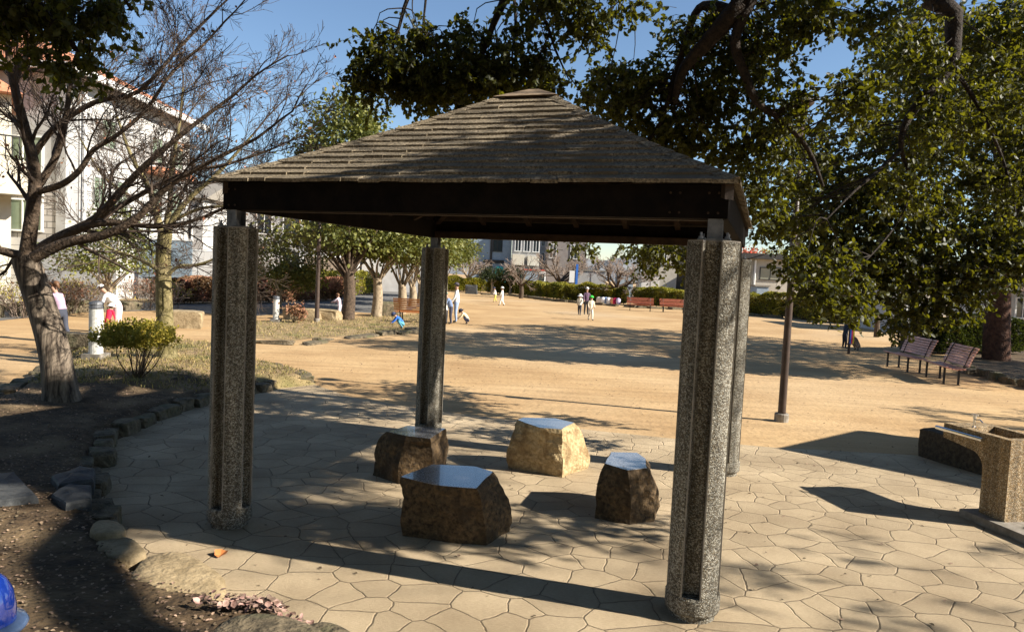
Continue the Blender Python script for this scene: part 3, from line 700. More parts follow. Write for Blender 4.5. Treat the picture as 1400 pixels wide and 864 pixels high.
# ================================================================== ROCKS AND EDGING
def rock_at(p, s, seed, rz, label, m, cat='rock', name='rock', group=None, boxy=.55, rough=.1, flat=False, sub=3, dz=0):
    me = rock_mesh(name, *s, seed, boxy, rough, sub, flat); o = finish(name, me, m, smooth=False); o.location = (p[0], p[1], p[2]+dz); o.rotation_euler = (0, 0, rz)
    return tag(o, label, cat, group)
var = [rock_mesh('edging_stone', 1, 1, 1, s, .5, .11, 3) for s in range(9)]
for v in var: v.materials.append(M_edge)
ORD = 'first second third fourth fifth sixth seventh eighth ninth tenth eleventh twelfth thirteenth fourteenth fifteenth sixteenth seventeenth eighteenth nineteenth twentieth twenty-first twenty-second twenty-third twenty-fourth twenty-fifth'.split()
def edging(path, spacing, size, label, group, jitter=.04, hz=.3, zoff=-.02, start='the left end'):
    cnt = 0
    P = np.array(path); seg = np.hypot(*np.diff(P[:, :2], axis=0).T); S = np.concatenate([[0], np.cumsum(seg)]); s = spacing*.5
    while s < S[-1]:
        L = random.uniform(.75, 1.3)*spacing; i = min(np.searchsorted(S, s)-1, len(P)-2); i = max(i, 0); f = (s-S[i])/max(seg[i], 1e-6)
        p = P[i]*(1-f)+P[i+1]*f; d = P[i+1]-P[i]; o = bpy.data.objects.new('edging_stone', random.choice(var)); COL.objects.link(o)
        h = hz*random.uniform(.8, 1.2)
        o.scale = (L*.98, size*random.uniform(.8, 1.2), h); o.location = (p[0]+random.gauss(0, jitter), p[1]+random.gauss(0, jitter), zoff)
        o.rotation_euler = (random.gauss(0, .05), random.gauss(0, .05), math.atan2(d[1], d[0])+random.gauss(0, .15)+(math.pi if random.random() < .5 else 0))
        tag(o, label+', '+ORD[min(cnt, 24)]+' from '+start, 'edging stone', group); cnt += 1; s += L
def off(path, dist):
    P = np.array(path); d = np.gradient(P, axis=0); n = np.stack([-d[:, 1], d[:, 0]], 1); n /= np.linalg.norm(n, axis=1)[:, None]; return P+n*dist
arcP = np.array(AL); edging(off(arcP[4:12], .08), .33, .22, 'rough brown rock edging the raised bed', 'rocks edging the raised bed by the paving', hz=.19, start='the flat corner stone')
edging(np.array([U(*p)[:2] for p in [(347, 502), (375, 510), (400, 516), (425, 524)]]), .5, .3, 'low rock at the sandy tip of the bed', 'rocks at the tip of the bed', hz=.2)
edging(np.array([U(*p)[:2] for p in [(-30, 556), (10, 545), (40, 530), (70, 513), (88, 497)]]), .5, .35, 'dark flat rock edging the bed behind the leaning trunk', 'rocks edging the far side of the bed', hz=.2)
edging(np.array([U(*p)[:2] for p in [(-60, 440), (30, 432), (110, 427), (180, 424)]]), 1.0, .4, 'pale rock edging the strip by the houses', 'rocks edging the strip by the houses', hz=.5)
edging(np.array([U(*p)[:2] for p in [(1316, 508), (1345, 515), (1375, 523), (1420, 534)]]), .42, .28, 'dark edging rock below the thick trunk', 'rocks edging the soil on the right', hz=.24)
edging(np.array([U(*p)[:2] for p in [(655, 403), (700, 405), (760, 412), (830, 418), (870, 421), (940, 424)]]), 1.3, .4, 'low rock at the foot of the far hedge', 'rocks at the foot of the far hedge', hz=.22)
edging(np.array([U(*p)[:2] for p in [(1022, 431), (1080, 436), (1180, 443)]]), 1.3, .4, 'low rock below the long low building hedge', 'rocks below the low building', hz=.22)
edging(np.array([U(*p)[:2] for p in [(348, 470), (400, 473), (450, 466), (530, 458), (600, 448)]]), 1.1, .35, 'small half buried rock along the grass strip', 'rocks along the thin grass strip', jitter=.15, hz=.14)
# individual near rocks
def near_rock(pts, z, seed, label, m, thick=.2, sharp=False):
    """flat topped natural slab with the outline seen in the photo"""
    P = [U(*p, z)[:2] for p in pts]; P = smooth_closed(P, 5) if not sharp else [np.array(P[i])*(1-q/5)+np.array(P[(i+1) % len(P)])*q/5 for i in range(len(P)) for q in range(5)]; c = np.mean(P, 0)
    vs = []; fs = []; M = len(P); levels = [(1.02, z-thick-.05), (1.03, z-.07), (1.0, z-.018), (.94, z), (.7, z+.008), (.35, z+.012)]
    for k, (s, h) in enumerate(levels):
        for i, p in enumerate(P):
            nz = noise.noise(Vector((p[0]*5, p[1]*5, h*4+seed)))*.022
            q = c+(np.array(p)-c)*s*(1+nz*(1.2 if k < 4 else 0)); vs.append((q[0], q[1], h+nz*(.6 if k > 1 else 0)))
    for k in range(len(levels)-1):
        for i in range(M): fs.append((k*M+i, k*M+(i+1) % M, (k+1)*M+(i+1) % M, (k+1)*M+i))
    fs.append(tuple((len(levels)-1)*M+i for i in range(M)))
    b = MB(); b.add(vs, fs); o = b.build('flat_stone', m, None, (c[0], c[1], 0), smooth=not sharp); return tag(o, label, 'flat stone')
near_rock([(172, 795), (200, 760), (250, 752), (300, 780), (308, 795), (300, 815), (240, 812), (180, 803)], .16, 1, 'large pale flat stone at the corner of the paving, biggest of the edge stones', M_edgel)
near_rock([(123, 722), (135, 712), (160, 712), (172, 722), (160, 730), (130, 730)], .2, 2, 'small rounded rock on the paving edge above the sunlit soil', M_edgel)
near_rock([(128, 745), (150, 731), (180, 735), (200, 752), (185, 762), (150, 760)], .16, 3, 'half buried tan rock just left of the large flat corner stone', M_edgel)
near_rock([(300, 850), (350, 838), (400, 842), (440, 862), (460, 885), (280, 890)], .2, 4, 'dark flat stone at the bottom edge beside the dry leaf pile', M_edge)
near_rock([(410, 858), (440, 848), (475, 860), (500, 885), (430, 890)], .14, 9, 'small dark stone on the paving at the bottom edge', M_edge)
near_rock([(70, 650), (110, 636), (130, 640), (128, 655), (80, 662)], .25, 5, 'thin flat dark stone in the shaded bed, upper of two', M_slate, sharp=True)
near_rock([(70, 675), (95, 660), (125, 662), (125, 680), (90, 688)], .24, 6, 'broken edged dark stone in the shaded bed, lower of two', M_slate, sharp=True)
near_rock([(-40, 650), (20, 644), (52, 678), (-40, 688)], .255, 7, 'grey rectangular slate slab lying in the shaded soil at the left edge', M_slate, sharp=True)
rock_at(U(252, 448), (1.15, .7, .62), 3, .2, 'upright squared grey boulder right of the mossy trunk', M_edgel, boxy=.4, rough=.06)
rock_at(Ub(110, 474), (.95, .5, .35), 8, .1, 'low square block left of the white bollard', M_edge, boxy=.35, rough=.05)
rock_at(U(413, 437), (1.4, .6, .5), 6, .1, 'pale block stone lying left of the thin lamp pole', M_edgel, boxy=.4)
rock_at(U(446, 437), (1.1, .6, .45), 7, -.1, 'pale block stone lying right of the thin lamp pole', M_edgel, boxy=.4)
rock_at(U(530, 432), (1.0, .7, .75), 9, .4, 'standing dark boulder between two evergreen trunks by the orange bench', M_edge, boxy=.5)
rock_at(U(644, 402), (1.1, .9, .95), 10, .1, 'grey cubic boulder near the far bollard', M_slate, boxy=.35)
rock_at(U(590, 400), (1.2, .9, .8), 12, .1, 'boulder near the end of the evergreen row', M_edgel, boxy=.45)
# blue dome at the corner
bx = V(-22, 856, 3.05); t = thing('blue_container', (bx[0], bx[1], bx[2]-.2), 'glossy blue dome topped container cut off at the bottom left corner', 'container')
b = MB(); b.lathe([(.12, -.35), (.12, .0), (.118, .08), (.105, .15), (.08, .20), (.045, .235), (.012, .245)], 40, bx); b.build('dome', M_blue, t, smooth=True)
b = MB(); b.lathe([(.125, -.02), (.155, -.02), (.165, 0), (.155, .018), (.122, .02)], 40, bx); b.build('rim', mat('clear_blue_rim', (.07, .11, .2), rough=.1, spec=.8), t, smooth=True)
lf = U(302, 757, .012)

# ================================================================== BARE TREES
def bare_tree(name, base, trunk, limbs, bark, twigm, label, seed, maxlev=4, nch=4, Lf=.55, ratio=.68, cat='tree', group=None, leafn=0, up=.06, limbm=None):
    """trunk: (pts, r0, r1); limbs: list of (pts, r0, r1)"""
    g = np.random.default_rng(seed)
    t = thing(name, base, label, cat, group)
    big = []; P, rr = limb_path(*trunk); tubes('trunk', [(P, rr*(1+.5*np.exp(-np.arange(len(P))*.9)))], bark, t, n=14)
    tw = []; tips = []; 
    for pts, r0, r1 in limbs:
        P, rr = limb_path(pts, r0, r1); big.append((P, rr)); L = np.linalg.norm(np.diff(P, axis=0), axis=1).sum()
        n = max(5, int(L*3.2))
        for c in range(n):
            u = .22+.78*(c+g.random())/n; i = min(int(u*(len(P)-1)), len(P)-2); d = P[i+1]-P[i]; d /= np.linalg.norm(d)
            s = g.normal(size=3)*np.array([1, 1.2, 1]); s -= s.dot(d)*d; s /= np.linalg.norm(s)
            grow(P[i], d*.8+s*.8, Lf*g.uniform(.6, 1.2), max(rr[i]*.4, .006), 1, tw, tips, maxlev, nch, .7, up, ratio, g)
        grow(P[-1], P[-1]-P[-2], Lf, r1, 1, tw, tips, maxlev, nch, .7, up, ratio, g)
    tubes('limbs', big, limbm or bark, t, n=9)
    A = [(p, np.maximum(r, .0035)) for p, r, l in tw if l <= 2]; B = [(p, np.maximum(r, .0028)) for p, r, l in tw if l > 2]
    tubes('branches', A, twigm, t, n=5); 
    if B: tubes('twigs', B, twigm, t, n=3)
    if leafn:
        T = np.array(tips); k = g.choice(len(T), leafn); leaves('dry_leaves', T[k]+g.normal(0, .02, (leafn, 3)), .05, M_leafdry, t, flat=0)
    return t
def W(pts, y): return [V(p[0], p[1], p[2] if len(p) > 2 else y) for p in pts]
d1 = 10.4; b1 = Ub(86, 545); d1 = b1[1]
bare_tree('bare_tree', tuple(b1), ([b1-np.array([0, 0, .15])]+W([(78, 500), (68, 455), (52, 405), (34, 352)], d1), .205, .165),
    [(W([(36, 356), (42, 310), (48, 255), (44, 215), (30, 160), (18, 110), (10, 60), (0, 0, d1-.5)], d1), .10, .03),
     (W([(46, 262), (62, 240), (80, 205), (92, 150), (100, 90), (130, 20)], d1+.3), .06, .02),
     (W([(52, 262), (85, 252), (110, 232), (128, 205), (160, 185), (200, 150), (235, 100), (280, 60)], d1-.3), .045, .015),
     (W([(44, 215), (75, 175), (130, 140), (190, 125), (250, 60), (300, 10)], d1+.8), .05, .015),
     (W([(40, 350), (80, 325), (130, 300), (165, 262), (200, 225), (260, 175), (320, 130)], d1+.5), .085, .02),
     (W([(46, 352), (90, 332), (140, 322), (185, 300), (230, 255), (290, 220), (350, 190)], d1-.5), .075, .018),
     (W([(50, 345), (110, 312), (160, 305), (215, 310), (270, 300), (325, 275)], d1), .055, .015),
     (W([(100, 318), (150, 290), (200, 262), (260, 235), (310, 225), (370, 205)], d1+1.0), .05, .014),
     (W([(34, 350), (10, 345), (-30, 330), (-80, 280)], d1), .07, .03),
     (W([(20, 120), (40, 70), (90, 30), (150, -20)], d1), .03, .012),
     (W([(16, 100), (-10, 60), (-50, 10)], d1), .03, .012)],
    M_barksm, M_twig, 'leaning bare tree with smooth peeling trunk at the left edge', 3, maxlev=4, nch=5, Lf=.95, ratio=.66, leafn=500, limbm=M_bark)
b2 = Ub(229, 489); d2 = b2[1]
bare_tree('bare_tree', tuple(b2), ([b2-np.array([0, 0, .15])]+W([(226, 450), (224, 400), (223, 350), (226, 318)], d2), .165, .125),
    [(W([(224, 325), (214, 295), (205, 260), (180, 215), (160, 160)], d2), .08, .02),
     (W([(228, 322), (240, 295), (262, 268), (300, 235), (345, 185)], d2), .075, .02),
     (W([(226, 320), (232, 280), (235, 230), (245, 170), (250, 120)], d2+.5), .06, .018),
     (W([(223, 375), (205, 362), (180, 350), (150, 340), (120, 318)], d2-.3), .045, .014),
     (W([(230, 375), (245, 364), (270, 362), (300, 350), (340, 320)], d2-.3), .04, .013),
     (W([(240, 300), (275, 285), (320, 280), (372, 262)], d2+.8), .04, .013),
     (W([(212, 290), (180, 270), (140, 240), (110, 190)], d2+.6), .04, .013)],
    M_barkg, M_twig, 'upright bare tree with greenish mossy trunk beside the round shrub', 5, maxlev=4, nch=5, Lf=1.05, ratio=.68, leafn=350)

# generic spreading cherry
def cherry(seed, h, spread, label, loc, dark=False, lev=4):
    g = np.random.default_rng(seed); t = thing('cherry_tree', loc, label, 'tree', None); L0 = np.array(loc, float)
    P, rr = limb_path([L0-[0, 0, .1], L0+[.05, 0, h*.12], L0+[-.03, 0, h*.26]], h*.045, h*.036); tubes('trunk', [(P, rr)], M_bark if dark else M_barkp, t, n=10)
    out = []; tips = []; n = 6
    for i in range(n):
        a = 2*math.pi*(i+g.random()*.6)/n
        grow(P[-1-(i % 2)], (math.cos(a)*spread, math.sin(a)*spread, .75), h*.42, h*.022, 0, out, tips, lev, 4, .85, .03, .66, g)
    tubes('limbs', [(p, r) for p, r, l in out if l <= 1], M_bark if dark else M_barkp, t, n=6)
    tubes('twigs', [(p, np.maximum(r, .010)) for p, r, l in out if l > 1], M_twigp, t, n=3)
    return t
ca = cherry(11, 5.2, 1.25, 'spreading bare cherry tree with dark trunk behind the far benches', tuple(U(843, 416)), True)
cherry(12, 5.0, .75, 'dense round pinkish bare tree behind the far left hedge', tuple(U(640, 399)*np.array([1, 1, 0])))
cherry(13, 4.4, 1.0, 'thin forked bare tree standing in front of the grey house', tuple(U(712, 408)), True, 3)
c1 = copy_thing(ca, tuple(U(765, 407)), 1.9, 1.1, 'wide bare cherry tree behind the middle of the far hedge')
c1 = copy_thing(ca, tuple(U(800, 404)), 4.1, 1.05, 'bare cherry tree behind the far hedge, right of the white sign board')
c1 = copy_thing(ca, (14.2, 10.4, 0), .8, 1.0, 'bare cherry tree just outside the right edge whose branch shadows cross the sand')
c1 = copy_thing(ca, (27, 34, 0), 2.9, 1.3, 'pale bare tree glimpsed behind the dark foliage at the right edge')

# ================================================================== LEAFY TREES
def crown_pts(c, rad, nclump, per, sig, g, shell=.5, skirt=0):
    """leaf bases in clumps spread over an ellipsoid; returns P, dirs, tone"""
    u = g.normal(size=(nclump, 3)); u /= np.linalg.norm(u, axis=1)[:, None]; r = g.uniform(shell, 1, nclump)[:, None]**.7
    u[:, 2] = np.where(u[:, 2] < -.35, u[:, 2]*.4, u[:, 2])
    C = np.array(c)+u*r*np.array(rad)*(1+g.normal(0, .07, (nclump, 1)))
    s = sig*g.uniform(.6, 1.3, nclump)
    o = g.normal(size=(nclump, per, 3))*np.array([1, 1, .7]); P = C[:, None, :]+o*s[:, None, None]
    d = o/(np.linalg.norm(o, axis=2)[..., None]+1e-6)*.7+u[:, None, :]*.4+np.array([0, 0, -.35])
    tone = np.repeat(g.uniform(.15, .85, nclump), per)
    return P.reshape(-1, 3), d.reshape(-1, 3), tone, C
def leafy_tree(name, loc, trunk_h, r, crowns, leafm, bark, label, seed, size, group=None, cat='tree', sig=.35, forks=4, n=160, per=30, lean=(0, 0)):
    g = np.random.default_rng(seed); t = thing(name, loc, label, cat, group); L0 = np.array(loc, float)
    top = L0+[lean[0], lean[1], trunk_h]
    P, rr = limb_path([L0-[0, 0, .1], L0*.5+top*.5+[.05, .03, 0], top], r*1.15, r*.8); tubes('trunk', [(P, rr)], bark, t, n=10)
    br = []; AP = []; AD = []; AT = []
    for (c, rad, k) in crowns:
        Pp, D, T, C = crown_pts(L0+np.array(c), rad, int(n*k), per, sig, g); AP.append(Pp); AD.append(D); AT.append(T)
        for j in g.choice(len(C), min(len(C), 12), replace=False):
            e = C[j]; m1 = top*.55+e*.45+g.normal(0, .12, 3)+[0, 0, .1]; q, w_ = limb_path([top-[0, 0, trunk_h*.25*g.random()], m1, e], r*g.uniform(.16, .34), r*.05); br.append((q, w_))
    tubes('branches', br, bark, t, n=6)
    leaves('foliage', np.concatenate(AP), size, leafm, t, dirs=np.concatenate(AD), tone=np.concatenate(AT), width=1.15)
    return t
row = [((475, 437), 'nearest evergreen tree in the row, straight trunk right of the thin lamp pole', 4.6, 9.0, .24, 1.0),
       ((514, 433), 'second evergreen tree in the row with forked pale trunk left of the orange bench', 4.0, 6.6, .22, 2.2),
       ((548, 428), 'third evergreen tree in the row with forked trunks behind the orange bench', 4.0, 6.4, .22, 1.8),
       ((563, 420), 'fourth evergreen tree in the row just left of the back left pillar', 4.0, 6.4, .22, 1.5),
       ((574, 414), 'evergreen tree in the row half hidden by the back left pillar', 3.8, 6.2, .22, 1.5),
       ((604, 408), 'farthest evergreen tree in the row right of the back left pillar', 3.6, 6.0, .22, 1.5)]
for i, (px, lb, w_, h, r, tr) in enumerate(row):
    p = U(*px); s = 1.0
    tall = i == 0
    cr = [((.0, 0, 3.5), (w_*.6, w_*.56, 2.0), 1.9)] if not tall else [((-.3, 0, 3.6), (2.5, 2.5, 1.9), 1.0), ((-.5, .5, 6.6), (1.5, 1.5, 2.4), 1.3), ((1.1, .8, 6.0), (1.3, 1.3, 1.5), .8)]
    leafy_tree('evergreen_tree', tuple(p), tr*.75 if not tall else 1.9, r, cr, M_leafe, M_bark if tall else M_barkp, lb, 30+i, .16, 'row of evergreen trees along the path', n=150, per=34, sig=.33)
leafy_tree('evergreen_bush', tuple(U(380, 424)), .8, .12, [((0, 0, 2.0), (1.9, 1.6, 1.35), 1.0), ((.9, 0, 1.4), (1.1, 1.0, .9), .4)], M_leafe, M_barkp, 'big rounded evergreen bush right of the left front pillar', 41, .11, n=170, per=34, sig=.2, cat='bush')
leafy_tree('evergreen_bush', tuple(U(148, 436)), 1.1, .09, [((0, 0, 2.0), (1.7, 1.3, .9), .8), ((.3, 0, 3.0), (.8, .8, .7), .4)], M_leafe, M_barkp, 'open airy evergreen bush in front of the white house wall', 42, .10, n=130, per=26, sig=.2, cat='bush')
for px, lb in (((672, 402), 'round clipped standard tree, left of the pair by the far hedge'), ((697, 403), 'round clipped standard tree, right of the pair by the far hedge')):
    leafy_tree('round_topped_tree', tuple(U(*px)), 1.0, .12, [((0, 0, 1.75), (1.2, 1.0, .75), 1.0)], M_leafd, M_barkp, lb, int(px[0]), .13, n=90, per=26, sig=.18)
# trees over the long low building
p = V(1042, 368, 70); leafy_tree('maple_tree', (p[0], 75, 0), 2.2, .2, [((0, 0, 4.2), (2.4, 2, 1.5), 1)], M_leafr, M_bark, 'red autumn maple showing above the long low building roof', 51, .22, n=100, per=24, sig=.4)
p = V(1085, 368, 70); leafy_tree('autumn_tree', (p[0], 75, 0), 2.2, .2, [((0, 0, 4.1), (2.4, 2, 1.5), 1)], M_leafh, M_bark, 'yellow green tree showing above the long low building roof', 52, .22, n=90, per=24, sig=.4)
# thick trunked camphor on the right and its neighbour outside the frame
tb = U(1362, 492)
leafy_tree('camphor_tree', (23.5, 18.5, 0), 3.4, .42, [((0, 0, 7.4), (5.6, 4.2, 4.0), 1.2)], M_leafd, M_barkr, 'broad evergreen beyond the right edge shading the play area', 62, .17, n=300, per=34, sig=.5)

# unseen evergreens added around the camera to block sky light and deepen shade
for i, (x, y, h, lb) in enumerate([(-9, -6, 9.5, 'unseen evergreen added behind the camera to block sky light, left one'), (-2.5, -8, 10.5, 'unseen evergreen added behind the camera to block sky light, middle one'), (4, -8.5, 10.5, 'unseen evergreen added behind the camera to block sky light, right one'), (-13, 1.5, 9, 'unseen evergreen added on the left bank to block sky light')]):
    leafy_tree('evergreen_tree', (x, y, 0), 2.0, .3, [((0, 0, h*.58), (3.6, 3.0, h*.40), 1.0)], M_leafd, M_bark, lb, 90+i, .42, n=190, per=22, sig=.6)
leafy_tree('evergreen_tree', (-3.5, -3.5, 0), 5.2, .4, [((2.5, 5.0, 9.2), (6.8, 6.8, 1.3), 1.0), ((0, -1, 8.6), (5, 4, 2), .35)], M_leafd, M_bark, 'unseen broad evergreen added to block sky light, canopy high over the camera', 97, .30, n=620, per=26, sig=.55)  # canopy added out of view to cut overhead sky light on the shelter
leafy_tree('evergreen_tree', (9, -9, 0), 2.0, .3, [((0, 0, 5.5), (3.6, 3.0, 4.2), 1.0)], M_leafd, M_bark, 'unseen evergreen added behind the camera to block sky light, far right one', 98, .42, n=190, per=22, sig=.6)  # one more unseen tree added against sky light from behind
# round clipped shrub on the bed
sb = Ub(186, 515); t = thing('round_shrub', tuple(sb), 'clipped round yellow green shrub in the bed between the two bare trees', 'shrub'); g = np.random.default_rng(4)
br = []
for i in range(16):
    a = g.uniform(0, 2*math.pi); rr_ = g.uniform(.03, .12); a2 = sb+np.array([math.cos(a)*rr_, math.sin(a)*rr_, -.03]); e = sb+np.array([math.cos(a)*g.uniform(.15, .5), math.sin(a)*g.uniform(.1, .4), g.uniform(.45, .7)])
    br.append(limb_path([a2, (a2+e)/2+g.normal(0, .04, 3), e], .014, .004))
tubes('stems', br, M_bark, t, n=5)
u = g.normal(size=(300, 3)); u /= np.linalg.norm(u, axis=1)[:, None]; u[:, 2] = np.where(u[:, 2] < -.2, u[:, 2]*.5, u[:, 2])
C = sb+np.array([0, 0, .62])+u*np.array([.58, .5, .24])*g.uniform(.55, 1.12, (300, 1)); Pp = (C[:, None]+g.normal(0, .04, (300, 24, 3))).reshape(-1, 3)
leaves('foliage', Pp, .038, M_leafs, t, dirs=np.repeat(u, 24, 0)*.6+[0, 0, .4], tone=np.repeat(g.uniform(.2, .8, 300), 24), width=1.3)

# hedges ----------------------------------------------------------------
def hedge(a, b, h, depth, label, m, n, size, name='hedge', round_=.25, cat='hedge', stems=True):
    a = np.array(a[:2]); b = np.array(b[:2]); d = b-a; L = np.linalg.norm(d); d /= L; nn = np.array([-d[1], d[0]])
    mid = (a+b)/2; t = thing(name, (mid[0], mid[1]+0, 0), label, cat); g = np.random.default_rng(int(abs(a[0]*37+L*11))+5)
    u = g.uniform(0, L, n); s = g.integers(0, 5, n); hh = h*(1+.07*np.sin(u*1.7+a[0])+.05*np.sin(u*4.1)); v = g.uniform(0, depth, n); z = g.uniform(.05, 1, n)**.8*hh
    v = np.where(s < 2, g.uniform(-.05, .1, n), v); z = np.where(s >= 3, hh+g.normal(0, .05, n), z); v = np.where(s == 2, depth-.05, v)
    e = np.minimum(u, L-u); z = np.minimum(z, hh*np.clip(.55+e/round_*.45, .5, 1)); 
    cl = np.array([noise.noise(Vector((x*1.1, y*1.3, q*1.5))) for x, y, q in zip(u, v, z)])
    v = v-cl*.22*(s < 2); z = z+cl*.12*(s >= 3)
    P = np.stack([a[0]+d[0]*u+nn[0]*v, a[1]+d[1]*u+nn[1]*v, z], 1)
    dr = np.where((s < 2)[:, None], np.array([-nn[0], -nn[1], .4]), np.array([0, 0, 1.]))
    leaves('foliage', P, size, m, t, dirs=dr, tone=.5+cl*.9, width=1.3)
    c = MB(); k = max(2, int(L/.6))
    for i in range(k):
        x = (i+.5)/k*L; p0 = a+d*x+nn*depth*.5
        for q in range(4):
            dx = d*random.uniform(-.3, .3)+nn*random.uniform(-.35, .35)*depth; c.tube([(p0[0], p0[1], 0), (p0[0]+dx[0]*.4, p0[1]+dx[1]*.4, h*.4), (p0[0]+dx[0], p0[1]+dx[1], h*.85)], [.02, .015, .006], 4)
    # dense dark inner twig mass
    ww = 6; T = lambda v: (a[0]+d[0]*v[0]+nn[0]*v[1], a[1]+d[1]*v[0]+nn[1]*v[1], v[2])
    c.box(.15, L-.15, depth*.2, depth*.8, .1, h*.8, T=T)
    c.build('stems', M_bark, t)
    return t
hedge(U(700, 403), U(770, 411), 1.25, 1.2, 'long clipped yellow green hedge at the far side of the play area, left half', M_leafh, 9000, .13)
hedge(U(768, 412), U(857, 417), 1.35, 1.2, 'yellow topped clipped hedge behind the group of children', M_leafh, 9000, .12)
hedge(U(862, 417), U(936, 424), 1.35, 1.2, 'bright yellow green hedge directly behind the red brown benches', M_leafh, 8000, .11)
hedge(U(600, 398), U(664, 400), 1.3, 1.2, 'yellow green hedge at far left end of the play area', M_leafh, 6000, .14)
hedge(U(1012, 430), U(1190, 446), 1.45, 1.1, 'clipped hedge in front of the long low building', M_leafh, 16000, .10)
hedge(U(1262, 486), U(1420, 494)+[1.5, 2.5, 0], 1.25, 1.3, 'dark clipped hedge behind the pinkish benches and thick trunk', M_leafd, 15000, .085)
hedge(U(225, 417), U(330, 415), 1.15, 1.2, 'dark brownish hedge in front of the blue grey fence', M_leafdry, 11000, .09)
hedge(U(340, 416), U(470, 411), 1.2, 1.2, 'reddish brown hedge below the evergreen bush', M_leafdry, 11000, .10)
hedge(U(440, 409), U(520, 402), 1.5, 1.2, 'yellow green hedge seen between the evergreen trunks', M_leafh, 5000, .12)
hedge(U(664, 401), U(702, 403), 1.3, 1.2, 'short yellow green hedge behind the two round topped trees', M_leafh, 4500, .14)
# tawny dry shrubs by the houses
g = np.random.default_rng(8)
for i, (px, py, w_, h_, lb) in enumerate([(15, 436, 1.6, 1.3, 'dry grassy shrub at the far left edge'), (65, 430, 1.7, 1.4, 'dry twiggy shrub behind the leaning trunk'), (110, 427, 1.6, 1.5, 'dry tawny shrub left of the airy evergreen bush'), (190, 424, 1.7, 1.5, 'dry tawny shrub right of the airy evergreen bush'), (215, 422, 1.4, 1.3, 'dry twiggy shrub against the mossy trunk')]):
    p = U(px, py)+[0, .6, 0]; t = thing('dry_shrub', tuple(p), lb, 'shrub'); out = []; tp = []
    for k in range(26):
        a = g.uniform(0, 2*math.pi); q = p+np.array([math.cos(a)*g.uniform(0, w_*.5), math.sin(a)*.3, 0])
        grow(q, (math.cos(a)*.4, math.sin(a)*.3, 1), h_*.6, .012, 1, out, tp, 3, 4, .6, .05, .7, g)
    tubes('twigs', [(a_, np.maximum(b_, .006)) for a_, b_, l in out], M_twigp, t, n=3)
    T = np.array(tp); T = T[g.integers(0, len(T), 900)]+g.normal(0, .05, (900, 3)); leaves('foliage', T, .06, M_leafdry if i % 2 else M_leafs, t)
p = U(401, 441); t = thing('small_red_shrub', tuple(p), 'small rust coloured shrub right of the white bollard', 'shrub'); g = np.random.default_rng(9); out = []; tp = []
for k in range(8): grow(p, (g.normal(0, .5), g.normal(0, .5), 1), .45, .012, 1, out, tp, 3, 4, .6, .05, .7, g)
tubes('twigs', [(a_, np.maximum(b_, .006)) for a_, b_, l in out], M_bark, t, n=3); T = np.array(tp); leaves('foliage', T[g.integers(0, len(T), 500)]+g.normal(0, .06, (500, 3)), .09, M_leafdry, t)

# ================================================================== OVERHANGING CAMPHOR (foreground)
def overhang(name, base, label, limbs, clumps, leafm, size, seed, bark=None, trunk=None, sc=1.0):
    bark = bark or M_barkd
    g = np.random.default_rng(seed); t = thing(name, base, label, 'tree'); L = []; AP = []; AD = []; AT = []; TW = []; nodes = []
    P, rr = limb_path(*trunk); tubes('trunk', [(P, rr)], bark, t, n=14)
    for pts, r0, r1 in limbs:
        P, rr = limb_path(pts, r0, r1); L.append((P, rr)); nodes += list(P)
    tubes('limbs', L, M_barkd, t, n=9)
    N = np.array(nodes)
    for (c, rad, k, per) in clumps:       # centre, radii (3,), number of sub clumps, leaves per sub clump
        c = np.array(c, float); u = g.normal(size=(k, 3)); u /= np.linalg.norm(u, axis=1)[:, None]; C = c+u*np.array(rad)*g.uniform(.1, 1, (k, 1))**.5
        for j in range(k):
            e = C[j]; dist = np.linalg.norm(N-(e+[0, 0, .4]), axis=1); s = N[np.argsort(dist)[g.integers(0, 5)]]
            if dist.min() < 3.5 and g.random() < .3:
                m1 = s*.5+e*.5+g.normal(0, .10, 3)+[0, 0, .06]; q, w_ = limb_path([s, m1, e], .011, .004, 3); TW.append((q, w_))
            ns = max(2, int(per*1.3)//11)            # sprigs: thin drooping twigs with leaves along them
            for q_ in range(ns):
                dd = g.normal(size=3)*np.array([1, 1, .6])+[0, 0, -.25]; dd /= np.linalg.norm(dd); l = g.uniform(.16, .36)*sc; st = e+g.normal(0, .07*sc, 3)
                pts = [st, st+dd*l*.4+[0, 0, .01], st+dd*l*.75+[0, 0, -.02], st+dd*l+[0, 0, -.06]]; TW.append((np.array(pts), np.array([.004, .003, .0025, .0018])*sc))
                m = 11; uu = g.uniform(.15, 1, m); ps = np.array([np.interp(uu, [0, .4, .75, 1], [p[a] for p in pts]) for a in range(3)]).T
                AP.append(ps); AD.append(dd*.5+g.normal(0, .45, (m, 3))+[0, 0, -.55]); AT.append(np.full(m, g.uniform(.2, .8)))
    tubes('twigs', TW, M_barkd, t, n=3)
    leaves('foliage', np.concatenate(AP), size, leafm, t, dirs=np.concatenate(AD), tone=np.concatenate(AT), width=1.05)
    return t
def E(px, py, d, rx, ry, rd, k, per=44):      # ellipse of foliage seen at px,py and standing d metres away
    c = V(px, py, d); s = d/F; return (c, (rx*s, rd, ry*s), k, per)
TR = np.array([10.6, -.7, 0.])
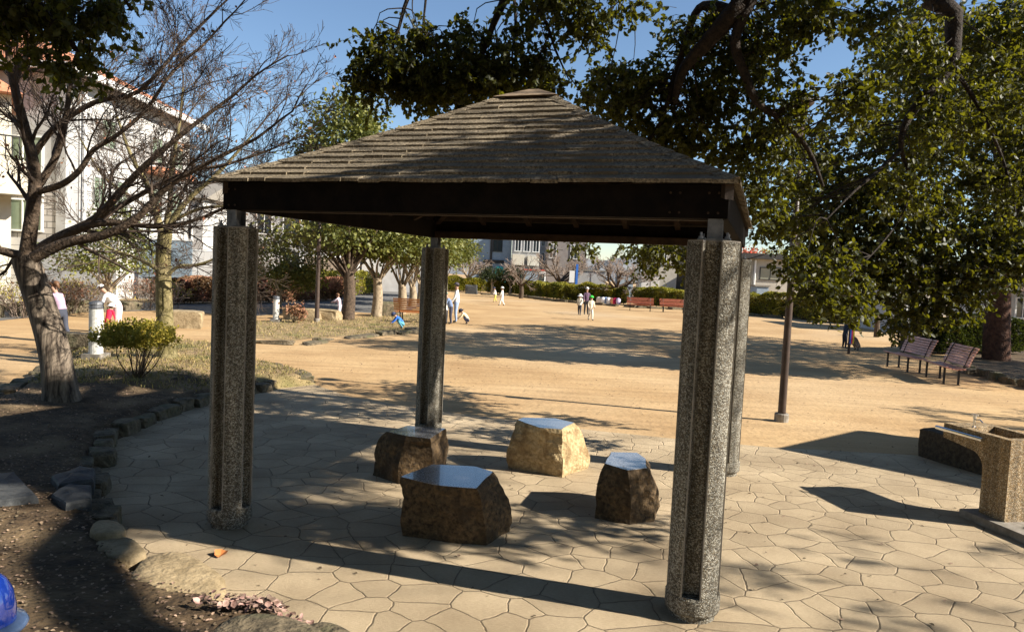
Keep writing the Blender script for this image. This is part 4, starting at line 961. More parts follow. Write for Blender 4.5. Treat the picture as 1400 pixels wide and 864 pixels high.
limbsN = [
  ([TR+[0, 0, 4.6], (10.2, .5, 8.2), (7.8, 4.2, 7.4), (6.6, 6.2, 8.0), V(1075, -60, 8.6), V(1010, 10, 8.8), V(965, 60, 9.0), V(935, 95, 9.2), V(922, 140, 9.4)], .26, .04),
  ([V(1030, -5, 8.75), V(1005, 55, 8.8), V(1020, 105, 8.8), V(1035, 140, 8.8), V(1070, 165, 8.8), V(1105, 205, 8.8), V(1125, 255, 8.9)], .07, .02),
  ([V(1010, 20, 8.8), V(975, 8, 9.0), V(950, 20, 9.2), V(925, 100, 9.4), V(905, 165, 9.5), V(880, 200, 9.6)], .07, .015),
  ([TR+[0, 0, 4.5], (9.5, -1.5, 9.0), (9.5, 3.0, 11.5), (10.5, 7.0, 9.5), V(1325, -60, 9.6), V(1305, 20, 9.6), V(1300, 85, 9.6), V(1270, 125, 9.6), V(1240, 165, 9.6), V(1232, 205, 9.6), V(1250, 250, 9.6)], .21, .010),
  ([V(1300, 88, 9.6), V(1340, 150, 9.6), V(1375, 230, 9.6), V(1390, 300, 9.5)], .035, .008),
  ([V(1250, 250, 9.6), V(1230, 300, 9.4), V(1190, 350, 9.0), V(1140, 395, 8.6), V(1105, 415, 8.4)], .014, .005),
  ([V(1232, 205, 9.6), V(1200, 235, 9.4), V(1170, 260, 9.2), V(1130, 300, 9)], .03, .008),
  ([(6.6, 6.2, 8.0), (3.5, 7.5, 7.4), V(790, -110, 9.2), V(720, -60, 9.2), V(690, 0, 9.2), V(672, 40, 9.2), V(655, 90, 9.2)], .13, .02),
  ([V(720, -60, 9.2), V(620, -55, 9.3), V(565, -15, 9.3), V(545, 40, 9.3), V(530, 90, 9.3)], .05, .01),
  ([V(690, -30, 9.2), V(740, 20, 9.0), V(760, 70, 9.0), V(778, 110, 9.0)], .03, .007),
  ([V(585, -30, 9.3), V(580, 20, 9.3), V(575, 60, 9.3)], .02, .007),
  ([V(700, -30, 9.2), V(705, 30, 9.2), V(700, 80, 9.2), V(705, 120, 9.2)], .025, .007),
  ([V(790, -110, 9.2), V(830, -40, 9.0), V(850, 10, 9)], .04, .01),
  ([(6.6, 6.2, 8.0), (5, 5, 8.8), (3, 5, 9.2)], .12, .04), ([(7.8, 4.2, 7.4), (9.2, 5.8, 8.6), (10, 8, 9)], .12, .04), ([(7.8, 4.2, 7.4), (7, 3, 8.6), (5, 2.5, 8.8)], .12, .04), ([(6.6, 6.2, 8.0), (7, 8.5, 8), (5, 10, 8)], .1, .03)]
cl = [
  # top middle
  E(555, 95, 9.3, 70, 35, .5, 50), E(600, 60, 9.3, 45, 24, .4, 22), E(640, 110, 9.3, 75, 38, .5, 58), E(700, 95, 9.2, 55, 40, .4, 34), E(585, 130, 9.3, 30, 22, .3, 14), E(510, 60, 9.3, 22, 14, .2, 8), E(500, 118, 9.3, 22, 20, .2, 10), E(740, 105, 9.1, 22, 16, .3, 8), E(645, 55, 9.2, 25, 25, .3, 10), E(715, 45, 9.1, 20, 20, .2, 5), E(760, 100, 9, 14, 18, .2, 5),
  E(765, 5, 8.8, 60, 22, .4, 28), E(800, 30, 8.8, 30, 18, .3, 14), E(860, 0, 8.8, 30, 8, .3, 6),
  # behind the roof's right hip
  E(840, 130, 9.8, 55, 42, .6, 46), E(880, 105, 9.8, 35, 28, .5, 24), E(930, 160, 9.8, 55, 55, .6, 50), E(905, 200, 9.8, 50, 22, .5, 16), E(955, 40, 9.4, 40, 38, .5, 26), E(985, 120, 9.6, 45, 60, .6, 36), E(990, 200, 9.6, 45, 24, .5, 14),
  E(1050, 60, 9.2, 60, 60, .7, 50), E(1040, 220, 9.2, 34, 55, .5, 26), E(1060, 160, 9.2, 40, 50, .6, 24), E(1030, 275, 9.3, 28, 24, .4, 10),
  # near sprigs on the right
  E(1088, 235, 10.6, 24, 55, .3, 20), E(1085, 300, 10.4, 20, 30, .3, 8),
  E(1265, 80, 9.5, 55, 45, .5, 22), E(1290, 180, 9.5, 60, 50, .5, 22), E(1370, 120, 9.6, 40, 60, .5, 18), E(1240, 260, 9.4, 40, 40, .4, 14), E(1385, 260, 9.5, 30, 50, .4, 12),
  E(1100, 15, 8.6, 55, 26, .5, 26), E(1165, 135, 8.2, 34, 36, .4, 20), E(1200, 25, 8.8, 45, 18, .4, 14), E(1110, 392, 8.5, 36, 20, .35, 15), E(1165, 418, 8.6, 26, 14, .3, 8), E(1090, 365, 8.8, 18, 18, .3, 6), E(1150, 360, 8.8, 26, 20, .4, 9),
  E(945, 345, 11.5, 60, 26, .5, 22), E(890, 345, 12, 40, 14, .4, 10), E(790, 335, 12, 26, 8, .3, 5), E(870, 352, 12.4, 30, 20, .4, 8), E(1060, 305, 10.5, 26, 26, .4, 12)]
clR = [E(1250, 60, 17, 45, 60, 1.2, 44), E(1270, 170, 17, 60, 60, 1.4, 56), E(1360, 60, 17.5, 60, 75, 1.5, 70), E(1370, 200, 17.5, 60, 80, 1.5, 74),
  E(1110, 285, 17.5, 55, 46, 1.2, 44), E(1180, 255, 17.5, 55, 56, 1.2, 56), E(1250, 315, 17.5, 60, 56, 1.3, 60), E(1330, 340, 17.5, 60, 56, 1.3, 64), E(1180, 345, 17.5, 50, 44, 1.2, 42), E(1120, 345, 17.5, 45, 40, 1., 30),
  E(1230, 390, 17.5, 50, 34, 1.1, 36), E(1310, 400, 17.5, 46, 30, 1.1, 30), E(1150, 400, 17.5, 40, 26, .9, 18), E(1250, 432, 17.5, 50, 16, .8, 16), E(1380, 350, 17.5, 40, 45, 1.2, 40), E(1440, 260, 17.5, 60, 110, 1.5, 50), E(1120, 200, 17, 34, 40, 1., 20), E(1185, 180, 17, 26, 26, .8, 8),
  ((16.6, 24.7, 7.2), (5.2, 3.6, 3.2), 460, 44), ((12.5, 20.5, 8.2), (3.4, 2.2, 1.8), 200, 44), ((18, 20, 7.5), (3.5, 2.6, 3.0), 200, 44)]
# the rest of the crown, above and beside the frame
for c, r_, k in [((6.0, 4.5, 6.2), (1.8, 1.1, .34), 170), ((4.4, 4.0, 5.9), (1.2, .45, .5), 50), ((7.6, 4.4, 7.0), (1.3, 1.4, .8), 90), ((8.8, 5.2, 7.2), (1.8, 1.4, 1.0), 60), ((7.2, 3.5, 6.4), (1.6, .8, .7), 50),
                 ((5.5, 4.1, 4.6), (1.1, .3, .8), 80), ((6.1, 5.0, 3.5), (.5, .3, .35), 16), ((7.5, 3.95, 5.2), (.9, .35, .6), 40), ((4.5, 8.2, 8.9), (2.5, 1.8, .6), 50), ((10.5, -1, 9.4), (3.0, 2, 1.6), 60), ((12.0, 5.0, 8.6), (2.2, 2.4, 1.4), 40), ((2, 2.5, 8.5), (2.5, 2, .8), 80), ((5.5, 1.0, 8.2), (2.5, 2, 1.2), 90), ((13.5, 2.2, 7), (2.6, 1.6, 1.0), 22)]:
    cl.append((c, r_, k, 44))
overhang('camphor_tree', tuple(TR), 'large overhanging evergreen whose leafy branches droop over the shelter roof', limbsN, cl, M_leaf, .070, 71, trunk=([TR-[0, 0, .1], TR+[-.1, .1, 2.2], TR+[0, 0, 4.7]], .42, .3))
top = tb+np.array([-.25, -.1, 3.6])
limbsR = [([top-[0, 0, .3], (15.2, 22.8, 5.6), (12.6, 19.8, 6.6), (10.6, 18, 6.8), (9, 17.6, 5.8)], .24, .04), ([top-[0, 0, .4], (16.4, 22, 5.4), (15, 19, 6.4), (13, 17.6, 5.4), (11.5, 17.4, 4.2)], .2, .03), ([top-[0, 0, .2], (16.8, 24, 6.5), (16, 22.5, 9), (14, 20, 10)], .22, .05), ([top-[0, 0, .4], (18, 24, 5.4), (20, 23, 7.2), (20, 21, 8)], .2, .05), ([top-[0, 0, .2], (17, 26, 6.5), (17, 27, 9)], .2, .05), ([(12.6, 19.8, 6.6), (9.5, 18.2, 5.2), (7.6, 17.6, 4.4)], .08, .015), ([(15, 19, 6.4), (13, 17.6, 8.4), (12, 17.2, 10)], .09, .02)]
overhang('camphor_tree', tuple(tb), 'thick trunked dark evergreen behind the pinkish benches, its crown filling the right side', limbsR, clR, M_leaf, .125, 73, bark=M_barkr, trunk=([tb-[0, 0, .1], tb+[-.15, -.05, 1.8], top], .42, .34), sc=1.8)
# dark evergreen above the top left corner
TL = np.array([-8.2, 1.2, .1])
limbsL = [([TL+[0, 0, 3.5], (-6.6, 3.6, 5.3), V(-60, -60, 6.4), V(30, -10, 6.4), V(80, 40, 6.4), V(110, 75, 6.4)], .12, .015), ([V(-60, -60, 6.4), V(60, -50, 6.5), V(150, -20, 6.5), V(180, 15, 6.5)], .04, .01)]
clL = [E(40, 15, 6.5, 55, 22, .4, 14), E(100, 10, 6.4, 55, 18, .3, 10), E(95, 60, 6.4, 22, 30, .25, 9), E(20, 60, 6.5, 30, 20, .3, 5), E(160, 8, 6.5, 28, 12, .2, 5), E(0, 10, 6.4, 40, 35, .3, 12), E(-60, -40, 6.4, 80, 60, .6, 40), E(88, 90, 6.4, 14, 12, .15, 3)]
overhang('evergreen_tree', tuple(TL), 'dark evergreen hanging into the top left corner over the leaning bare tree', limbsL, clL, M_leaf, .068, 72, trunk=([TL-[0, 0, .1], TL+[.1, .1, 1.8], TL+[0, 0, 3.6]], .22, .16))

# ================================================================== BUILDINGS
M_wallw = mat('white_render', (.44, .425, .40), (.54, .525, .50), scale=1.5, rough=.85, bump=.15, bscale=40)
M_wallg = mat('grey_render', (.34, .33, .31), (.42, .41, .39), scale=1.5, rough=.85)
M_wallb = mat('beige_render', (.38, .34, .28), (.46, .42, .35), scale=2, rough=.85)
M_wallbl = mat('blue_grey_cladding', (.22, .28, .33), (.28, .34, .39), scale=2, rough=.7)
M_cream = mat('cream_render', (.58, .52, .40), (.66, .60, .48), scale=2, rough=.85)
M_tile = mat('orange_roof_tile', (.42, .16, .08), (.58, .26, .14), scale=9, rough=.7, bump=.4, bscale=30)
M_dark = mat('dark_trim', (.03, .028, .026), (.05, .045, .04), scale=4, rough=.6)
def brickmat():
    m = bpy.data.materials.new('grey_tile_cladding'); m.use_nodes = True; n = m.node_tree.nodes; l = m.node_tree.links; p = n['Principled BSDF']
    geo = n.new('ShaderNodeNewGeometry'); sp = n.new('ShaderNodeSeparateXYZ'); l.new(geo.outputs['Position'], sp.inputs[0]); ad = n.new('ShaderNodeMath'); l.new(sp.outputs[0], ad.inputs[0]); l.new(sp.outputs[1], ad.inputs[1])
    cb = n.new('ShaderNodeCombineXYZ'); l.new(ad.outputs[0], cb.inputs[0]); l.new(sp.outputs[2], cb.inputs[1])
    b = n.new('ShaderNodeTexBrick'); b.inputs['Color1'].default_value = (.34, .31, .28, 1); b.inputs['Color2'].default_value = (.42, .39, .35, 1); b.inputs['Mortar'].default_value = (.14, .13, .12, 1); b.inputs['Scale'].default_value = 1; b.inputs['Brick Width'].default_value = .62; b.inputs['Row Height'].default_value = .26; b.inputs['Mortar Size'].default_value = .02
    l.new(cb.outputs[0], b.inputs['Vector']); l.new(b.outputs[0], p.inputs['Base Color']); p.inputs['Roughness'].default_value = .85; return m
M_brick = brickmat()
def T_rot(p, rz):
    c, s = math.cos(rz), math.sin(rz); return lambda v: (p[0]+v[0]*c-v[1]*s, p[1]+v[0]*s+v[1]*c, v[2])
def window(parent, T, x0, x1, y, z0, z1, frame=M_white, glass=M_glass, side='f', bars=1, fw=.07):
    """window on a wall whose outward normal is local -y (side f) or local +x (side r, x0..x1 run along y and y is the wall's x)"""
    mp = (lambda a, b, z: (a, b, z)) if side == 'f' else (lambda a, b, z: (-b, a, z))
    yy = y if side == 'f' else -y
    f = MB(); 
    def bb(m, a0, a1, b0, b1, c0, c1):
        vs = [T(mp(a, b, z)) for z in (c0, c1) for a, b in ((a0, b0), (a1, b0), (a1, b1), (a0, b1))]
        m.add(vs, [(3, 2, 1, 0), (4, 5, 6, 7), (0, 1, 5, 4), (1, 2, 6, 5), (2, 3, 7, 6), (3, 0, 4, 7)])
    bb(f, x0, x0+fw, yy-.07, yy+.03, z0, z1); bb(f, x1-fw, x1, yy-.07, yy+.03, z0, z1); bb(f, x0+fw, x1-fw, yy-.07, yy+.03, z1-fw, z1); bb(f, x0-.03, x1+.03, yy-.10, yy+.03, z0-.001-fw, z0)
    for i in range(bars):
        xm = x0+(x1-x0)*(i+1)/(bars+1); bb(f, xm-.025, xm+.025, yy-.06, yy+.03, z0, z1-fw)
    w_ = f.build('window', frame, parent)
    g_ = MB(); bb(g_, x0+.01, x1-.01, yy-.025, yy+.02, z0+.01, z1-.01); g_.build('pane', glass, w_)
# house A: grey front wing and white side wall
HX = -18.9; hA = thing('tall_house', (HX-4, 36, 0), 'tall white and grey house with orange tiled roof behind the bare trees', 'house')
I_ = lambda v: v
MB().box(HX-9, HX-.35, 30.5, 31.5, 0, 4.75).build('tiled_wall', M_brick, hA)
MB().box(HX-9, HX-.353, 30.52, 31.4, 4.753, 9.5).build('front_wall', M_wallg, hA)
MB().box(HX-9, HX, 31.5, 42, 0, 9.7).build('side_wall', M_wallw, hA)
sb_ = MB()
for i in range(34): sb_.box(HX+.003, HX+.022+.012*(i % 2), 31.75, 41.95, .1+i*.28, .1+i*.28+.255)
sb_.build('siding', M_wallw, hA)
MB().box(HX-.35, HX+.05, 30.45, 31.3, 0, 9.5).build('corner_pier', M_wallg, hA)
b = MB(); ev = 9.75
b.add([(HX-9.6, 29.6, ev), (HX+.8, 29.6, ev), (HX+.8, 42.6, ev), (HX-9.6, 42.6, ev), (HX-4.4, 34.5, ev+2.6), (HX-4.4, 38.2, ev+2.6)], [(0, 1, 4), (1, 2, 5, 4), (2, 3, 5), (3, 0, 4, 5), (3, 2, 1, 0)]); b.build('roof', M_tile, hA)
b = MB(); b.box(HX+.72, HX+.86, 29.5, 42.7, ev-.28, ev-.003); b.box(HX-9.6, HX+.72, 29.5, 29.62, ev-.28, ev-.003); b.build('gutter', M_white, hA)
MB().tube([(HX+.16, 31.6, 0), (HX+.16, 31.6, ev-.2)], .07, 8).build('downpipe', M_white, hA)
window(hA, I_, HX-4.6, HX-2.9, 30.5, 4.9, 6.9, glass=M_gglass); window(hA, I_, HX-2.6, HX-.9, 30.5, 4.5, 6.9, glass=M_gglass, bars=1)
window(hA, I_, HX-2.6, HX-.9, 30.5, 3.0, 4.3, glass=M_gglass)
for (y0, y1, z0, z1) in ((32.4, 33.4, 4.2, 5.6), (34.3, 35.3, 4.2, 5.6), (37.5, 38.7, 4.3, 5.7), (39.6, 41, 4.3, 5.7), (33, 34.2, 7.0, 8.3), (37.5, 38.7, 7.0, 8.3), (39.8, 41, 7.0, 8.3), (33, 34.5, 1.2, 2.8), (38, 40, 1.2, 2.8)):
    window(hA, I_, y0, y1, HX+.03, z0, z1, side='r', glass=M_gglass, frame=M_wallg)
MB().box(HX+.003, HX+1.1, 36.6, 40.2, 6.3, 6.6).build('canopy', M_tile, hA)
# house B: cream house with balcony on the far left
hB = thing('cream_house', (-20.5, 27.4, 0), 'cream house with a solid balcony front cut off by the left edge', 'house')
TB = T_rot((-18.45, 26.6, 0), .62)
MB().box(-6, 0, 0, 4.5, 0, 7.7, T=TB).build('wall', M_cream, hB)
MB().box(-6, .75, -1.1, -.003, 4.1, 5.3, T=TB).build('balcony', M_cream, hB)
b = MB(); b.add([TB(v) for v in [(-6.4, -.6, 7.71), (.35, -.6, 7.71), (.35, 5, 7.71), (-6.4, 5, 7.71), (-5, 2.2, 9.2), (-1.4, 2.2, 9.2)]], [(0, 1, 5, 4), (1, 2, 5), (2, 3, 4, 5), (3, 2, 1, 0), (0, 4, 3)]); b.build('roof', M_tile, hB)
b = MB()
for i in range(14): b.box(-2.2+i*.2, -2.16+i*.2, -1.06, -1.02, 5.3, 6.1, T=TB)
b.box(-2.3, .7, -1.08, -1.0, 6.1, 6.15, T=TB); b.build('balcony_rail', M_dark, hB)
window(hB, TB, -2.4, -.5, 0, 5.6, 7.2); window(hB, TB, -2.4, -.5, 0, 1.2, 3.4)
# low clad garden wall and blue grey fence
b = MB()
for i in range(9): b.box(-24, -14.9, 27.2-.02*(i % 2), 27.35, .1+i*.28, .1+i*.28+.262)
wl = b.build('clad_garden_wall', M_wallw, None, (-19, 27.2, 0)); tag(wl, 'low wall of pale horizontal boards below the white house', 'wall')
def fence_panel(a, b_, h, name, label, m, z0=.3, step=.5, base=M_wallw):
    a = np.array(a[:2]); b_ = np.array(b_[:2]); d = b_-a; L = np.linalg.norm(d); T = T_rot((a[0], a[1], 0), math.atan2(d[1], d[0])); t = thing(name, (a[0]+d[0]/2, a[1]+d[1]/2, 0), label, 'fence')
    p = MB(); n = int(L/step)
    for i in range(n): p.box(i*L/n+.01, (i+1)*L/n-.01, -.02-.015*(i % 2), .02, z0, h, T=T)
    p.build('panel', m, t); MB().box(0, L, -.08, .12, 0, z0-.003, T=T).build('footing', base, t)
    q = MB()
    for i in range(0, n+1, 4): q.box(i*L/n-.05, i*L/n+.05, .025, .12, z0, h+.05, T=T)
    q.box(-.03, L+.03, -.05, .05, h+.002, h+.05, T=T); q.build('posts', M_white, t)
fence_panel(V(190, 400, 36), V(262, 400, 36), 2.95, 'panel_fence', 'tall blue grey panel fence behind the mossy trunk', M_wallbl, 1.0)
fence_panel(V(262, 400, 36.3), V(345, 400, 37), 2.5, 'panel_fence', 'white panel fence left of the evergreen bush', M_wallw, 1.0)
fence_panel(V(415, 380, 48), V(480, 380, 50), 2.6, 'slatted_fence', 'brown slatted fence seen between evergreen trunks', mat('fence_brown', (.16, .12, .09), (.22, .17, .12), scale=3), .2, .25)
# small white houses further back on the left
def house(name, x0, x1, y, depth, h, label, wall, roofm, wins, rh=1.6, rz=0, frame=M_white, over=.4):
    t = thing(name, ((x0+x1)/2, y+depth/2, 0), label, 'house'); MB().box(x0, x1, y, y+depth, 0, h).build('wall', wall, t)
    b = MB(); o = over; xa, xb, ya, yb = x0-o, x1+o, y-o, y+depth+o; ym = (ya+yb)/2
    if rh > .3: b.add([(xa, ya, h+.003), (xb, ya, h+.003), (xb, yb, h+.003), (xa, yb, h+.003), (xa, ym, h+rh), (xb, ym, h+rh)], [(0, 1, 5, 4), (2, 3, 4, 5), (0, 4, 3), (1, 2, 5), (3, 2, 1, 0)])
    else: b.box(xa, xb, ya, yb, h+.003, h+rh)
    b.build('roof', roofm, t)
    for wn in wins:
        window(t, I_, wn[0], wn[1], y, wn[2], wn[3], frame=frame, glass=M_glass if len(wn) < 5 else wn[4])
    return t
house('white_house', -26.5, -21.5, 50, 8, 6.2, 'small white house with orange shutters seen over the panel fence', M_wallw, M_smoothc, [(-25.8, -24.3, 3.4, 5.0), (-23.6, -22.2, 3.4, 5.0)])
house('white_house', -20.5, -13.2, 55, 8, 7.6, 'white house with downpipe behind the evergreen bush', M_wallw, M_dark, [(-19.6, -18.4, 4.2, 5.8), (-17.6, -16.2, 4.2, 5.8), (-15.4, -14.0, 4.2, 5.8), (-17.6, -16.2, 1.2, 3)], .25)
house('white_house', -13.0, -7.5, 62, 8, 6.6, 'white house with rows of windows behind the thin lamp pole', M_wallw, M_dark, [(-12.4, -11.2, 3.6, 5.2), (-10.6, -9.2, 3.6, 5.2)], .25)
# grey timbered house in the middle distance
def px2x(px, y): return V(px, 380, y)[0]
yG = 78; xg0, xg1 = px2x(640, yG), px2x(697, yG)
t = house('grey_house', xg0, xg1, yG, 8, 7.2, 'blue grey house with dark timber bands above the far left hedge', M_wallbl, M_dark, [(px2x(672, yG), px2x(685, yG), 4.3, 5.6)], .25, frame=M_dark)
b = MB(); xx = px2x(670, yG); b.box(xx-.12, xx+.12, yG-.09, yG-.003, 0, 7.1); b.box(px2x(660, yG), px2x(688, yG), yG-.12, yG-.093, 3.0, 3.35); b.build('timber_bands', M_dark, t)
x0, x1 = px2x(698, yG-1), px2x(736, yG-1)
t = house('balcony_house', x0, x1, yG-1, 8, 7.0, 'grey house with two white balcony fronts behind the bare trees', M_wallg, M_dark, [(x0+.3+i*.95, x0+1.0+i*.95, 4.4, 5.7) for i in range(3)]+[(x0+.4, x0+1.8, 1, 2.6)], .25)
MB().box(x0+.1, x0+1.35, yG-2, yG-1.003, 2.9, 4.0).build('balcony', M_cream, t); MB().box(x0+1.7, x1-.05, yG-2, yG-1.003, 2.9, 3.9).build('balcony', M_cream, t)
house('pale_block', px2x(733, 92), px2x(747, 92), 92, 8, 8.6, 'narrow pale blue white building beyond the balcony house', M_wallw, M_dark, [(px2x(738, 92), px2x(743, 92), 5.6, 6.6), (px2x(738, 92), px2x(743, 92), 3.8, 4.8)], .25)
house('brown_block', px2x(747, 84), px2x(800, 84), 84, 9, 8.2, 'grey brown building behind the wide bare cherry trees', mat('taupe_wall', (.20, .17, .155), (.25, .22, .2), scale=2), M_dark, [(px2x(749, 84), px2x(759, 84), 4.0, 5.6), (px2x(778, 84), px2x(788, 84), 4.0, 5.6)], .25)
house('beige_block', px2x(900, 70), px2x(925, 70), 70, 9, 6.4, 'beige building end wall behind the far benches', M_wallb, M_dark, [(px2x(903, 70), px2x(910, 70), 3.6, 4.8)], .25)
house('dark_block', px2x(926, 72), px2x(1010, 72), 72, 9, 6.6, 'dark recessed building beside the right pillar', M_dark, M_dark, [(px2x(940, 72), px2x(950, 72), 3.6, 4.8)], .25)
# sheds, containers and a van behind the hedge
def shed(pa, pb, y, h, label, m, name='storage_shed', roofm=M_smoothc, z0=0.0, doors=2, d=2.2):
    x0, x1 = px2x(pa, y), px2x(pb, y); t = thing(name, ((x0+x1)/2, y+d/2, 0), label, 'shed'); MB().box(x0, x1, y, y+d, z0, h).build('wall', m, t); MB().box(x0-.1, x1+.1, y-.12, y+d+.1, h+.003, h+.13).build('roof', roofm, t)
    for i in range(doors):
        w_ = (x1-x0)/doors; f = MB(); f.box(x0+i*w_+.08, x0+(i+1)*w_-.08, y-.05, y-.003, z0+.1, h-.15); q = f.build('door', m, t); MB().box(x0+(i+1)*w_-.3, x0+(i+1)*w_-.2, y-.09, y-.053, h*.45, h*.55).build('handle', M_dark, q)
shed(786, 828, 66, 2.55, 'pale grey storage shed behind the long hedge', M_wallg); shed(846, 866, 62, 2.5, 'light blue grey locker shed right of the dark cherry trunk', M_wallbl)
shed(876, 902, 63, 2.45, 'white storage shed above the bright hedge', M_wallw); shed(1034, 1052, 60, 1.9, 'small pale blue box shed in front of the low building', M_wallbl, doors=1)
y = 74; x0, x1 = px2x(716, y), px2x(746, y); t = thing('box_van', ((x0+x1)/2, y+1, 0), 'blue white box van with a red stripe along its roof edge', 'van')
MB().box(x0, x1-.8, y, y+1.9, .5, 2.5).build('cargo_box', M_wallbl, t, bevel=.04); MB().box(x1-.77, x1, y, y+1.9, .5, 2.4).build('cab', M_white, t, bevel=.1)
MB().box(x0-.05, x1, y-.04, y-.003, 2.40, 2.52).build('stripe', mat('red_stripe', (.5, .06, .03)), t)
for xx in (x0+.5, x1-.6): MB().tube([(xx, y-.02, .4), (xx, y+.25, .4)], .38, 16).build('wheel', M_black, t)
MB().box(x1-.7, x1-.12, y-.03, y-.003, 1.4, 2.1).build('window', M_glass, t)
p = U(772, 406); t = thing('sign_board', (p[0], 62, 0), 'plain white upright sign board behind the far hedge', 'sign'); MB().box(p[0]-.22, p[0]+.22, 62, 62.05, 1.5, 2.5).build('board', M_white, t); MB().box(p[0]-.03, p[0]+.03, 62.051, 62.1, 0, 2.4).build('post', M_steel, t)
xx = px2x(790, 64); b = MB().box(xx-.2, xx, 64, 64.2, 0, 3.1); o = b.build('blue_pillar', mat('blue_paint', (.04, .15, .5)), None, (xx, 64, 0)); tag(o, 'narrow blue upright panel behind the cherry trees', 'panel')
# teal cover
xx = px2x(682, 70); o = finish('teal_cover', rock_mesh('teal_cover', 1.1, .9, 2.6, 4, .6, .15), mat('teal_sheet', (.05, .42, .38), (.08, .5, .44), scale=3)); o.location = (xx, 77, .3); tag(o, 'teal tarpaulin cover between the two round topped trees', 'tarpaulin')
# long low building on the right
yL = 64; x0, x1 = px2x(1012, yL), px2x(1330, yL); t = thing('low_building', ((x0+x1)/2, yL+4, 0), 'long low beige building with dark flat roof edge beyond the right hedge', 'building')
MB().box(x0, x1, yL, yL+9, 0, 4.3).build('wall', M_wallb, t); MB().box(x0-.6, x1+.6, yL-.7, yL+9.6, 4.303, 4.75).build('roof', M_dark, t)
for a, b_ in ((1038, 1067), (1107, 1137), (1180, 1210), (1250, 1275)): window(t, I_, px2x(a, yL), px2x(b_, yL), yL, 2.55, 3.6, frame=M_dark, glass=mat('blind_glass', (.3, .28, .2), rough=.3))
b = MB()
for a in (1018, 1024, 1031): xx = px2x(a, yL); b.tube([(xx, yL-.1, 0), (xx, yL-.1, 4.2)], .09, 8)
b.build('downpipes', M_white, t)
shed(1150, 1172, 55, 2.3, 'brown timber kiosk glimpsed between hanging leaves', mat('kiosk_brown', (.22, .10, .05), (.28, .14, .08), scale=4))
xx = px2x(1215, 42); t = thing('white_canopy', (xx, 43, 0), 'white tent canopy glimpsed through the hanging leaves', 'canopy')
b = MB(); b.add([(xx-1.6, 42, 1.9), (xx+1.6, 42, 1.9), (xx+1.6, 45, 1.9), (xx-1.6, 45, 1.9), (xx, 43.5, 3.0)], [(0, 1, 4), (1, 2, 4), (2, 3, 4), (3, 0, 4)]); b.build('canopy_cloth', M_white, t)
for a, c in ((-1.55, 42.05), (1.55, 42.05), (1.55, 44.95), (-1.55, 44.95)): MB().tube([(xx+a, c, 0), (xx+a, c, 1.92)], .03, 6).build('leg', M_steel, t)
for a, b_, y, h, lb in ((1236, 1262, 36, 2.6, 'pale wall building behind the benches on the right'), (1385, 1440, 36, 3.0, 'white framed porch building at the right edge')):
    x0, x1 = px2x(a, y), px2x(b_, y); house('small_house', x0, x1, y, 5, h, lb, M_wallw, M_dark, [(x0+.2, min(x0+1.0, x1-.1), 1.1, 2.1)], .2)
# utility wires and hills
t = thing('utility_pole', (36, 95, 0), 'distant utility pole with thin wires above the low building', 'utility pole'); MB().tube([(36, 95, 0), (36, 95, 9)], .14, 8).build('pole', M_smoothc, t)
b = MB()
for z in (7.6, 6.6): b.tube([(36, 95, z+.8), (60, 95, z-.2)], .03, 4); b.tube([(-10, 97, z+2), (14, 96, z+.5), (36, 95, z+.8)], .03, 4)
b.build('wire', M_dark, t)
hb = MB(); n = 60
top = [(-260+i*12, 330, 9+5*noise.noise(Vector((i*.17, 2, 0)))+2.2*noise.noise(Vector((i*.7, 5, 0)))) for i in range(n)]
for i in range(n-1):
    a, c = top[i], top[i+1]; hb.add([(a[0], 300, 0), (c[0], 300, 0), c, a, (a[0], 380, 0), (c[0], 380, 0)], [(0, 1, 2, 3), (3, 2, 5, 4)])
tag(struct(hb.build('hills', mat('far_hills', (.13, .14, .15), (.22, .22, .22), scale=.15, rough=.95))), 'distant built up rise on the horizon')

